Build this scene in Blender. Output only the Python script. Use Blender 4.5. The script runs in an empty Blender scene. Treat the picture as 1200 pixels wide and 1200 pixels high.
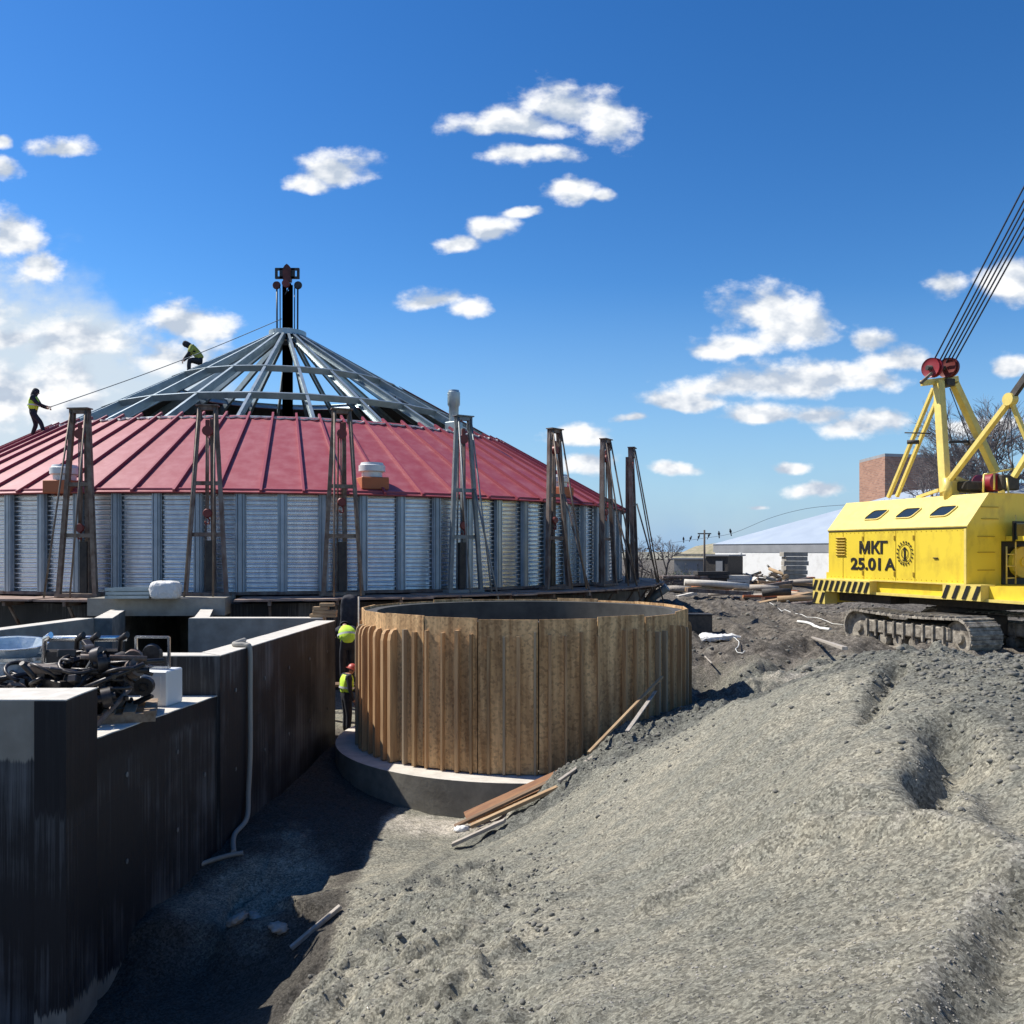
import bpy, bmesh, math, random
import numpy as np
from mathutils import Vector, Matrix, Euler
random.seed(7); np.random.seed(7)
C = bpy.context.scene.collection
SC = bpy.context.scene
R = math.radians
# ------------------------------------------------------------------ camera
FX, HY, HC = 1050.0, 645.0, 2.5        # focal length (px of a 1200 px frame), horizon row, eye height
cam = bpy.data.cameras.new('camera'); camo = bpy.data.objects.new('camera', cam); C.objects.link(camo)
camo.location = (0, 0, HC); camo.rotation_euler = (R(90), 0, 0)
cam.sensor_width = 36; cam.lens = 36*FX/1200; cam.shift_y = (HY-600)/1200.0
cam.clip_start = .1; cam.clip_end = 5000
SC.camera = camo
# ------------------------------------------------------------------ light
SUN_EL, SUN_H = R(51), Vector((-.95, .31)).normalized()
sun = bpy.data.lights.new('sun', 'SUN'); sun.energy = 5.0; sun.angle = R(.5); sun.color = (1, .945, .86)
suno = bpy.data.objects.new('sun', sun); C.objects.link(suno)
sd = Vector((SUN_H.x*math.cos(SUN_EL), SUN_H.y*math.cos(SUN_EL), math.sin(SUN_EL)))
suno.rotation_euler = sd.to_track_quat('Z', 'Y').to_euler(); suno.location = sd*60
SC.view_settings.view_transform = 'Standard'; SC.view_settings.look = 'None'
SC.view_settings.exposure = 0.42; SC.view_settings.gamma = 1
W = bpy.data.worlds.new('World'); SC.world = W; W.use_nodes = True
nt = W.node_tree; N = nt.nodes; L = nt.links; N.clear()
def nn(t, **k):
    n = N.new(t)
    for a, b in k.items(): setattr(n, a, b)
    return n
out = nn('ShaderNodeOutputWorld'); bg = nn('ShaderNodeBackground'); bg.inputs[1].default_value = 1.0
L.new(bg.outputs[0], out.inputs[0])
sky = nn('ShaderNodeTexSky', sky_type='NISHITA'); sky.sun_disc = False
sky.sun_elevation = SUN_EL; sky.sun_rotation = math.atan2(SUN_H.x, SUN_H.y)
sky.air_density = 1.0; sky.dust_density = .15; sky.ozone_density = 2.4
hsv = nn('ShaderNodeHueSaturation'); hsv.inputs['Saturation'].default_value = 1.3; hsv.inputs['Value'].default_value = .9
L.new(sky.outputs[0], hsv.inputs['Color'])
sk = nn('ShaderNodeVectorMath', operation='SCALE'); sk.inputs['Scale'].default_value = .135
L.new(hsv.outputs[0], sk.inputs[0])
gmn = nn('ShaderNodeGamma'); gmn.inputs[1].default_value = 1.25; L.new(sk.outputs[0], gmn.inputs[0])
tc = nn('ShaderNodeTexCoord'); sp = nn('ShaderNodeSeparateXYZ'); L.new(tc.outputs['Generated'], sp.inputs[0])
def M(op, a, b=None, c=None, clamp=False):
    n = nn('ShaderNodeMath', operation=op); n.use_clamp = clamp
    for i, v in enumerate((a, b, c)):
        if v is None: continue
        if isinstance(v, (int, float)): n.inputs[i].default_value = v
        else: L.new(v, n.inputs[i])
    return n.outputs[0]
yy = M('MAXIMUM', M('ABSOLUTE', sp.outputs[1]), .08)
uu = M('DIVIDE', sp.outputs[0], yy); vv = M('DIVIDE', sp.outputs[2], yy)
cv = nn('ShaderNodeCombineXYZ'); L.new(uu, cv.inputs[0]); L.new(vv, cv.inputs[1])
nz = nn('ShaderNodeTexNoise'); nz.inputs['Scale'].default_value = 17; nz.inputs['Detail'].default_value = 9
nz.inputs['Roughness'].default_value = .58
mp = nn('ShaderNodeVectorMath', operation='MULTIPLY'); mp.inputs[1].default_value = (1, 1.5, 1)
L.new(cv.outputs[0], mp.inputs[0]); L.new(mp.outputs[0], nz.inputs['Vector'])
nw = nn('ShaderNodeTexNoise'); nw.inputs['Scale'].default_value = 9; nw.inputs['Detail'].default_value = 5
L.new(cv.outputs[0], nw.inputs['Vector'])
wsub = nn('ShaderNodeVectorMath', operation='SUBTRACT'); wsub.inputs[1].default_value = (.5, .5, .5); L.new(nw.outputs['Color'], wsub.inputs[0])
wmul = nn('ShaderNodeVectorMath', operation='MULTIPLY'); wmul.inputs[1].default_value = (.07, .035, 0); L.new(wsub.outputs[0], wmul.inputs[0])
wadd = nn('ShaderNodeVectorMath', operation='ADD'); L.new(cv.outputs[0], wadd.inputs[0]); L.new(wmul.outputs[0], wadd.inputs[1])
CLOUDS = [(600,152,78,26),(665,130,62,38),(715,140,38,34),(612,185,60,14),(395,202,52,30),(360,218,40,17),(572,266,34,15),(532,280,34,10),(610,250,24,7),
 (665,226,34,19),(700,230,22,10),(512,352,42,19),(545,365,26,12),(75,172,42,17),(4,195,22,14),(0,165,14,8),(18,278,52,42),(50,310,30,22),(222,382,58,30),(95,402,80,30),
 (205,420,70,34),(5,392,34,14),(30,470,110,60),(895,372,68,40),(930,395,70,32),(855,408,52,22),(1020,403,26,14),(800,472,66,17),(900,455,110,27),(1000,447,80,26),
 (1055,425,55,22),(895,490,46,18),(955,490,60,15),(1005,503,66,15),(1028,495,36,14),(1108,332,32,18),(1190,330,38,24),(1190,426,28,12),(672,515,42,20),(690,545,44,12),
 (780,550,36,10),(735,492,26,8),(930,548,24,7),(960,573,46,9),(885,590,20,4),(1150,500,50,12),(1330,420,120,30),(1450,300,90,40),(-180,380,190,110),(-420,250,150,60),(-300,560,260,50)]
den = None
for (px, py, w, h) in CLOUDS:
    s = nn('ShaderNodeVectorMath', operation='SUBTRACT'); L.new(wadd.outputs[0], s.inputs[0])
    s.inputs[1].default_value = ((px-600)/FX, (HY-py)/FX, 0)
    m = nn('ShaderNodeVectorMath', operation='MULTIPLY'); L.new(s.outputs[0], m.inputs[0]); m.inputs[1].default_value = (FX/w/1.15, FX/h/1.15, 0)
    if w >= 40 and h >= 17:      # flat bases: distance grows faster below the middle
        m2_ = nn('ShaderNodeVectorMath', operation='MULTIPLY'); L.new(m.outputs[0], m2_.inputs[0]); m2_.inputs[1].default_value = (1, -1.9, 0)
        mm_ = nn('ShaderNodeVectorMath', operation='MAXIMUM'); L.new(m.outputs[0], mm_.inputs[0]); L.new(m2_.outputs[0], mm_.inputs[1])
        ab_ = nn('ShaderNodeVectorMath', operation='ABSOLUTE'); L.new(m.outputs[0], ab_.inputs[0]); m4_ = nn('ShaderNodeVectorMath', operation='MULTIPLY'); L.new(ab_.outputs[0], m4_.inputs[0]); m4_.inputs[1].default_value = (1, 0, 0)
        m5_ = nn('ShaderNodeVectorMath', operation='MAXIMUM'); L.new(mm_.outputs[0], m5_.inputs[0]); L.new(m4_.outputs[0], m5_.inputs[1]); m = m5_
    l = nn('ShaderNodeVectorMath', operation='LENGTH'); L.new(m.outputs[0], l.inputs[0])
    den = l.outputs['Value'] if den is None else M('SMOOTH_MIN', den, l.outputs['Value'], .25)
d = M('SUBTRACT', 1.0, den)
d = M('ADD', d, M('MULTIPLY', M('SUBTRACT', nz.outputs[0], .5), 1.9))
mr = nn('ShaderNodeMapRange', interpolation_type='SMOOTHSTEP'); L.new(d, mr.inputs[0])
mr.inputs[1].default_value = .03; mr.inputs[2].default_value = .62
mask = M('MINIMUM', mr.outputs[0], 1.0)
# dense bank of cloud low on the left
v1 = M('DIVIDE', M('SUBTRACT', M('SUBTRACT', 122.0, M('MULTIPLY', vv, 1050.0)), M('MULTIPLY', uu, 441.0)), 60.0)
v1 = M('ADD', v1, M('MULTIPLY', M('SUBTRACT', nw.outputs[0], .5), 3.2))
v1 = M('ADD', v1, M('MULTIPLY', M('SUBTRACT', nz.outputs[0], .5), 1.6))
v1 = M('SUBTRACT', v1, M('MULTIPLY', M('MAXIMUM', M('SUBTRACT', uu, -.34), 0.0), 26.0))
mv = nn('ShaderNodeMapRange', interpolation_type='SMOOTHSTEP'); L.new(v1, mv.inputs[0]); mv.inputs[1].default_value = 0; mv.inputs[2].default_value = 1.5; mv.inputs[4].default_value = .93
# faint haze streaks near the horizon
hz = M('MULTIPLY', M('POWER', M('SUBTRACT', 1.0, M('DIVIDE', vv, .30), clamp=True), 1.3), M('ADD', M('MULTIPLY', nw.outputs[0], .5), .68), clamp=True)
veil = mv.outputs[0]
off = nn('ShaderNodeVectorMath', operation='ADD'); L.new(mp.outputs[0], off.inputs[0]); off.inputs[1].default_value = (-.010, .022, 0)
nz2 = nn('ShaderNodeTexNoise'); nz2.inputs['Scale'].default_value = 17; nz2.inputs['Detail'].default_value = 4; nz2.inputs['Roughness'].default_value = .5; L.new(off.outputs[0], nz2.inputs['Vector'])
nz3 = nn('ShaderNodeTexNoise'); nz3.inputs['Scale'].default_value = 17; nz3.inputs['Detail'].default_value = 4; nz3.inputs['Roughness'].default_value = .5; L.new(mp.outputs[0], nz3.inputs['Vector'])
lit = M('ADD', M('MULTIPLY', M('SUBTRACT', nz3.outputs[0], nz2.outputs[0]), 5.5), .62, clamp=True)
ramp = nn('ShaderNodeMix', data_type='RGBA'); L.new(lit, ramp.inputs[0]); ramp.inputs[6].default_value = (.40, .46, .55, 1); ramp.inputs[7].default_value = (.76, .77, .78, 1)
mx0 = nn('ShaderNodeMix', data_type='RGBA')
mxh = nn('ShaderNodeMix', data_type='RGBA'); L.new(hz, mxh.inputs[0]); L.new(gmn.outputs[0], mxh.inputs[6]); mxh.inputs[7].default_value = (.235, .385, .58, 1)
L.new(veil, mx0.inputs[0]); L.new(mxh.outputs[2], mx0.inputs[6]); mx0.inputs[7].default_value = (.50, .575, .64, 1)
mx = nn('ShaderNodeMix', data_type='RGBA'); L.new(mask, mx.inputs[0]); L.new(mx0.outputs[2], mx.inputs[6]); L.new(ramp.outputs[2], mx.inputs[7])
L.new(mx.outputs[2], bg.inputs[0])

# ------------------------------------------------------------------ helpers
def P(px, py, Y): return Vector(((px-600)/FX*Y, Y, HC-(py-HY)/FX*Y))
class MB:
    def __init__(s): s.v = []; s.f = []; s.sm = []
    def add(s, vs, fs, smooth=False):
        o = len(s.v); s.v += [tuple(v) for v in vs]; s.f += [tuple(i+o for i in f) for f in fs]; s.sm += [smooth]*len(fs); return s
    def box(s, c, d, m=None, bev=0):
        x, y, z = [q/2 for q in d]; b = min(bev, x*.9, y*.9, z*.9)
        c = Vector(c); m = m or Matrix.Identity(3)
        if b <= 0:
            vs = [(sx*x, sy*y, sz*z) for sz in (-1, 1) for sy in (-1, 1) for sx in (-1, 1)]
            fs = [(0,2,3,1),(4,5,7,6),(0,1,5,4),(2,6,7,3),(0,4,6,2),(1,3,7,5)]
        else:
            bm = bmesh.new(); bmesh.ops.create_cube(bm, size=1)
            for v in bm.verts: v.co = Vector((v.co.x*2*x, v.co.y*2*y, v.co.z*2*z))
            bmesh.ops.bevel(bm, geom=list(bm.edges), offset=b, segments=1, affect='EDGES')
            bm.verts.index_update()
            vs = [v.co.copy() for v in bm.verts]; fs = [[v.index for v in f.verts] for f in bm.faces]; bm.free()
        return s.add([c + m @ Vector(v) for v in vs], fs)
    def b2(s, lo, hi, bev=0):
        return s.box([(a+b)/2 for a, b in zip(lo, hi)], [abs(b-a) for a, b in zip(lo, hi)], None, bev)
    def bar(s, p, q, w, h, up=(0, 0, 1), bev=0):
        p = Vector(p); q = Vector(q); a = (q-p).normalized(); up = Vector(up)
        if abs(a.dot(up)) > .98: up = Vector((1, 0, 0)) if abs(a.x) < .9 else Vector((0, 1, 0))
        y = up.cross(a).normalized(); z = a.cross(y)
        return s.box((p+q)/2, ((q-p).length, w, h), Matrix((a, y, z)).transposed(), bev)
    def tube(s, pts, r, n=8, cap=True):
        pts = [Vector(p) for p in pts]; rr = r if isinstance(r, (list, tuple)) else [r]*len(pts)
        t0 = (pts[1]-pts[0]).normalized(); ref = Vector((0, 0, 1)) if abs(t0.z) < .9 else Vector((1, 0, 0))
        vs = []; fs = []
        for i, p in enumerate(pts):
            t = (pts[min(i+1, len(pts)-1)]-pts[max(i-1, 0)]).normalized()
            x = ref.cross(t)
            if x.length < 1e-4: x = Vector((1, 0, 0)).cross(t)
            x.normalize(); y = t.cross(x); ref = y
            for k in range(n):
                a = 2*math.pi*k/n; vs.append(p + (x*math.cos(a)+y*math.sin(a))*rr[i])
        for i in range(len(pts)-1):
            for k in range(n):
                a = i*n+k; b = i*n+(k+1) % n; fs.append((a, b, b+n, a+n))
        s.add(vs, fs, True)
        if cap:
            o = len(s.v)-len(vs); s.f += [tuple(o+k for k in range(n))[::-1], tuple(o+(len(pts)-1)*n+k for k in range(n))]; s.sm += [False, False]
        return s
    def lathe(s, prof, n=24, c=(0, 0, 0), m=None, a0=0, a1=2*math.pi, smooth=True):
        full = abs(a1-a0-2*math.pi) < 1e-6; k = n if full else n+1; c = Vector(c); m = m or Matrix.Identity(3)
        vs = []; fs = []
        for (r, z) in prof:
            for i in range(k):
                a = a0+(a1-a0)*i/n; vs.append(c + m @ Vector((r*math.cos(a), r*math.sin(a), z)))
        vs2 = []; fs = []; last = None
        for j in range(len(prof)-1):
            d_ = Vector((prof[j+1][0]-prof[j][0], prof[j+1][1]-prof[j][1]))
            if d_.length < 1e-9: continue
            if last is None or last.angle(d_) > .7: o = len(vs2); vs2 += vs[j*k:(j+1)*k]
            else: o = len(vs2)-k
            vs2 += vs[(j+1)*k:(j+2)*k]; last = d_
            for i in range(n):
                a = o+i; b = o+(i+1) % k; fs.append((a, b, b+k, a+k))
        return s.add(vs2, fs, smooth)
    def prism(s, poly, ax, thick):       # polygon of 3-D points swept along ax*thick
        poly = [Vector(p) for p in poly]; d_ = Vector(ax)*thick; n = len(poly)
        fs = [tuple(range(n))[::-1], tuple(range(n, 2*n))]+[(i, (i+1) % n, n+(i+1) % n, n+i) for i in range(n)]
        return s.add(poly+[p+d_ for p in poly], fs)
    def build(s, name, mat, parent=None, label=None, smooth=None, recalc=True):
        me = bpy.data.meshes.new(name); me.from_pydata([tuple(v) for v in s.v], [], s.f)
        sm = s.sm if smooth is None else [smooth]*len(s.f)
        me.polygons.foreach_set('use_smooth', sm)
        if recalc:
            bm = bmesh.new(); bm.from_mesh(me); bmesh.ops.recalc_face_normals(bm, faces=bm.faces); bm.to_mesh(me); bm.free()
        if mat: me.materials.append(mat)
        o = bpy.data.objects.new(name, me); C.objects.link(o)
        if parent is not None: o.parent = parent
        if label: o['label'] = label
        return o
def tag(o, label=None, cat=None, group=None, kind=None):
    if label and cat and not kind: kind = 'thing'
    if label: o['label'] = label
    if cat: o['category'] = cat
    if group: o['group'] = group
    if kind: o['kind'] = kind
    return o
def empty(name, loc, label, cat, group=None, rz=0):
    o = bpy.data.objects.new(name, None); C.objects.link(o); o.location = loc; o.rotation_euler = (0, 0, rz); o.empty_display_size = .2
    return tag(o, label, cat, group)
def copy_tree(o, parent=None):
    c = o.copy(); C.objects.link(c); c.parent = parent
    for ch in list(o.children): copy_tree(ch, c)
    return c
# numpy noise
def _h(ix, iy, seed):
    n = (ix*374761393 + iy*668265263 + seed*1442695041) & 0xffffffff
    n = ((n ^ (n >> 13))*1274126177) & 0xffffffff
    return ((n ^ (n >> 16)) & 0xffff)/65535.0
def vnoise(x, y, seed=0):
    x = np.asarray(x, float); y = np.asarray(y, float)
    ix = np.floor(x).astype(np.int64); iy = np.floor(y).astype(np.int64); fx = x-ix; fy = y-iy
    fx = fx*fx*fx*(fx*(fx*6-15)+10); fy = fy*fy*fy*(fy*(fy*6-15)+10)
    a = _h(ix, iy, seed); b = _h(ix+1, iy, seed); c = _h(ix, iy+1, seed); d = _h(ix+1, iy+1, seed)
    return (a*(1-fx)+b*fx)*(1-fy)+(c*(1-fx)+d*fx)*fy - .5
def fbm(x, y, seed=0, o=5, g=.5):
    t = 0; a = 1
    for i in range(o): t = t+a*vnoise(x*2**i+17.3*i, y*2**i-9.1*i, seed+i); a *= g
    return t
def ss(a, b, x):
    t = np.clip((x-a)/(b-a), 0, 1); return t*t*(3-2*t)
# ------------------------------------------------------------------ materials
def mat(name, col, rough=.7, metal=0, noise=None, bump=None, spec=.5, col2=None, scale=4, detail=6, stretch=(1, 1, 1), contrast=(.35, .65), coat=0):
    m = bpy.data.materials.new(name); m.use_nodes = True; t = m.node_tree; b = t.nodes['Principled BSDF']
    b.inputs['Base Color'].default_value = (*col, 1); b.inputs['Roughness'].default_value = rough; b.inputs['Metallic'].default_value = metal
    b.inputs['Specular IOR Level'].default_value = spec; b.inputs['Coat Weight'].default_value = coat
    if col2 or bump:
        tcn = t.nodes.new('ShaderNodeTexCoord'); mpn = t.nodes.new('ShaderNodeMapping'); mpn.inputs['Scale'].default_value = stretch
        t.links.new(tcn.outputs['Object'], mpn.inputs[0])
        n = t.nodes.new('ShaderNodeTexNoise'); n.inputs['Scale'].default_value = scale; n.inputs['Detail'].default_value = detail; n.inputs['Roughness'].default_value = .62
        t.links.new(mpn.outputs[0], n.inputs['Vector'])
        if col2:
            r = t.nodes.new('ShaderNodeMapRange'); r.inputs[1].default_value = contrast[0]; r.inputs[2].default_value = contrast[1]
            t.links.new(n.outputs[0], r.inputs[0])
            x = t.nodes.new('ShaderNodeMix'); x.data_type = 'RGBA'; x.inputs[6].default_value = (*col, 1); x.inputs[7].default_value = (*col2, 1)
            t.links.new(r.outputs[0], x.inputs[0]); t.links.new(x.outputs[2], b.inputs['Base Color'])
            m['mixnode'] = x.name
        if bump:
            n2 = t.nodes.new('ShaderNodeTexNoise'); n2.inputs['Scale'].default_value = bump[0]; n2.inputs['Detail'].default_value = 5
            t.links.new(mpn.outputs[0], n2.inputs['Vector'])
            bp = t.nodes.new('ShaderNodeBump'); bp.inputs['Strength'].default_value = bump[1]; bp.inputs['Distance'].default_value = bump[2] if len(bump) > 2 else .02
            t.links.new(n2.outputs[0], bp.inputs['Height']); t.links.new(bp.outputs[0], b.inputs['Normal'])
    return m
MT = {}
MT['galv'] = mat('galvanised_steel', (.68, .71, .73), .24, .92, col2=(.80, .82, .83), scale=3, stretch=(2, 2, .6))
MT['galv_frame'] = mat('galvanised_frame', (.30, .36, .38), .42, .6, col2=(.42, .48, .50), scale=2.5)
MT['red'] = mat('red_sheet', (.31, .052, .064), .5, 0, col2=(.40, .13, .14), scale=2.2, detail=10, contrast=(.4, .75), bump=(6, .25, .012))
MT['redrib'] = mat('red_rib', (.30, .055, .075), .5)
MT['glint'] = mat('pale_reflection', (.72, .66, .60), .8, bump=(20, .6, .02))
MT['black'] = mat('black_steel', (.018, .018, .02), .5, .2, col2=(.05, .045, .04), scale=6)
MT['rust'] = mat('rusty_steel', (.10, .055, .038), .72, .15, col2=(.22, .19, .17), scale=5, detail=9, stretch=(1, 1, .5), bump=(40, .4, .004))
MT['gsteel'] = mat('grey_painted_steel', (.13, .15, .16), .5, .3, col2=(.22, .24, .25), scale=4)
MT['brown'] = mat('brown_oxide_steel', (.13, .085, .06), .65, .2, col2=(.24, .20, .16), scale=5)
MT['hoist'] = mat('red_hoist', (.16, .03, .025), .5, .1)
MT['conc'] = mat('concrete', (.24, .22, .185), .9, 0, col2=(.38, .35, .295), scale=2.2, detail=9, bump=(18, .35, .01))
MT['conc_top'] = mat('concrete_top', (.50, .47, .41), .9, 0, col2=(.64, .60, .53), scale=5, detail=9, bump=(25, .5, .01))
MT['conc_dark'] = mat('stained_concrete', (.10, .10, .095), .9, 0, col2=(.24, .24, .22), scale=3, detail=9, bump=(18, .4, .01))
MT['pallet'] = mat('pallet_wood', (.20, .13, .08), .85, col2=(.33, .25, .17), scale=5, stretch=(3, 3, 3))
MT['timber'] = mat('raw_timber', (.42, .30, .17), .8, col2=(.30, .19, .10), scale=3, stretch=(1, 5, 5), bump=(40, .3, .004))
MT['greywood'] = mat('weathered_wood', (.30, .26, .21), .85, col2=(.42, .38, .33), scale=4, stretch=(2, 8, 8), bump=(40, .3, .004))
MT['deckwood'] = mat('deck_board', (.20, .13, .10), .85, col2=(.36, .27, .22), scale=2.5, detail=8, bump=(25, .3, .006))
MT['yellow'] = mat('yellow_paint', (.80, .60, .05), .42, 0, col2=(.50, .34, .04), scale=2.2, detail=11, stretch=(1, 1, .55), contrast=(.50, .82), bump=(2.2, .22, .03), coat=.15)
MT['yellow2'] = mat('pale_and_sunlit_yellow', (.80, .64, .17), .42, 0, col2=(.68, .52, .14), scale=5, detail=8, coat=.1)
MT['blackpaint'] = mat('black_paint', (.015, .015, .015), .5)
MT['glass'] = mat('dark_window_glass', (.02, .03, .04), .08, 0, spec=.8)
MT['track'] = mat('muddy_track_steel', (.10, .085, .07), .85, .1, col2=(.42, .38, .31), scale=5, detail=9, bump=(25, .7, .02))
MT['dark'] = mat('dark_machinery', (.03, .03, .03), .7, .1, col2=(.07, .06, .05), scale=8)
MT['white'] = mat('white_paint', (.80, .80, .77), .7, 0, col2=(.60, .59, .56), scale=1.5, detail=9, contrast=(.5, .8))
MT['bag'] = mat('white_plastic_sack', (.70, .69, .66), .6, bump=(9, .9, .05))
MT['film'] = mat('cloudy_film', (.42, .50, .55), .25, .25, col2=(.62, .68, .72), scale=7, bump=(11, .7, .03))
MT['hiviz'] = mat('lime_safety_vest', (.52, .78, .04), .7, col2=(.62, .88, .10), scale=8, bump=(12, .5, .01))
MT['hiviz_dull'] = mat('dull_yellow_jacket', (.28, .30, .05), .8, col2=(.36, .38, .08), scale=8, bump=(12, .5, .01))
MT['tape'] = mat('reflective_tape', (.62, .64, .62), .4)
MT['cloth'] = mat('dark_work_cloth', (.012, .014, .022), .85, col2=(.028, .03, .04), scale=9, bump=(14, .5, .01))
MT['skin'] = mat('skin', (.38, .20, .14), .6)
MT['redcap'] = mat('red_helmet', (.42, .07, .05), .45)
MT['rope'] = mat('white_rope', (.66, .65, .62), .8)
MT['wire'] = mat('steel_rope', (.045, .055, .085), .55, .4)
MT['hose'] = mat('flat_grey_hose', (.30, .285, .25), .8, bump=(30, .4, .004))
MT['brick'] = mat('brick', (.36, .15, .09), .9)
MT['bark'] = mat('bark', (.10, .085, .075), .9)
MT['twig'] = mat('bare_twigs', (.12, .105, .105), .9)
MT['slate'] = mat('pale_metal_roof', (.40, .46, .52), .45, .2, col2=(.47, .53, .59), scale=.6)
MT['mossroof'] = mat('mossy_roof', (.20, .19, .11), .9, col2=(.34, .29, .20), scale=2, detail=9)
MT['greyband'] = mat('grey_fascia', (.24, .25, .26), .8, col2=(.30, .31, .32), scale=1)
MT['bird'] = mat('black_feathers', (.012, .012, .015), .6)
MT['string'] = mat('white_string', (.7, .7, .66), .8)
MT['orange'] = mat('orange_primer', (.42, .13, .05), .7)
MT['ventcap'] = mat('white_vent_cap', (.66, .68, .68), .45, .1)
# brick texture
def brickify():
    t = MT['brick'].node_tree; b = t.nodes['Principled BSDF']
    k = t.nodes.new('ShaderNodeTexBrick'); k.inputs['Scale'].default_value = 1; k.inputs['Brick Width'].default_value = .5; k.inputs['Row Height'].default_value = .16; k.inputs['Mortar Size'].default_value = .012
    k.inputs['Color1'].default_value = (.38, .20, .13, 1); k.inputs['Color2'].default_value = (.26, .13, .085, 1); k.inputs['Mortar'].default_value = (.30, .25, .22, 1)
    g = t.nodes.new('ShaderNodeTexCoord'); sx = t.nodes.new('ShaderNodeSeparateXYZ'); cx_ = t.nodes.new('ShaderNodeCombineXYZ'); ad = t.nodes.new('ShaderNodeMath')
    t.links.new(g.outputs['Object'], sx.inputs[0]); t.links.new(sx.outputs[0], ad.inputs[0]); t.links.new(sx.outputs[1], ad.inputs[1])
    t.links.new(ad.outputs[0], cx_.inputs[0]); t.links.new(sx.outputs[2], cx_.inputs[1]); t.links.new(cx_.outputs[0], k.inputs[0]); t.links.new(k.outputs[0], b.inputs['Base Color'])
brickify()
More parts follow.
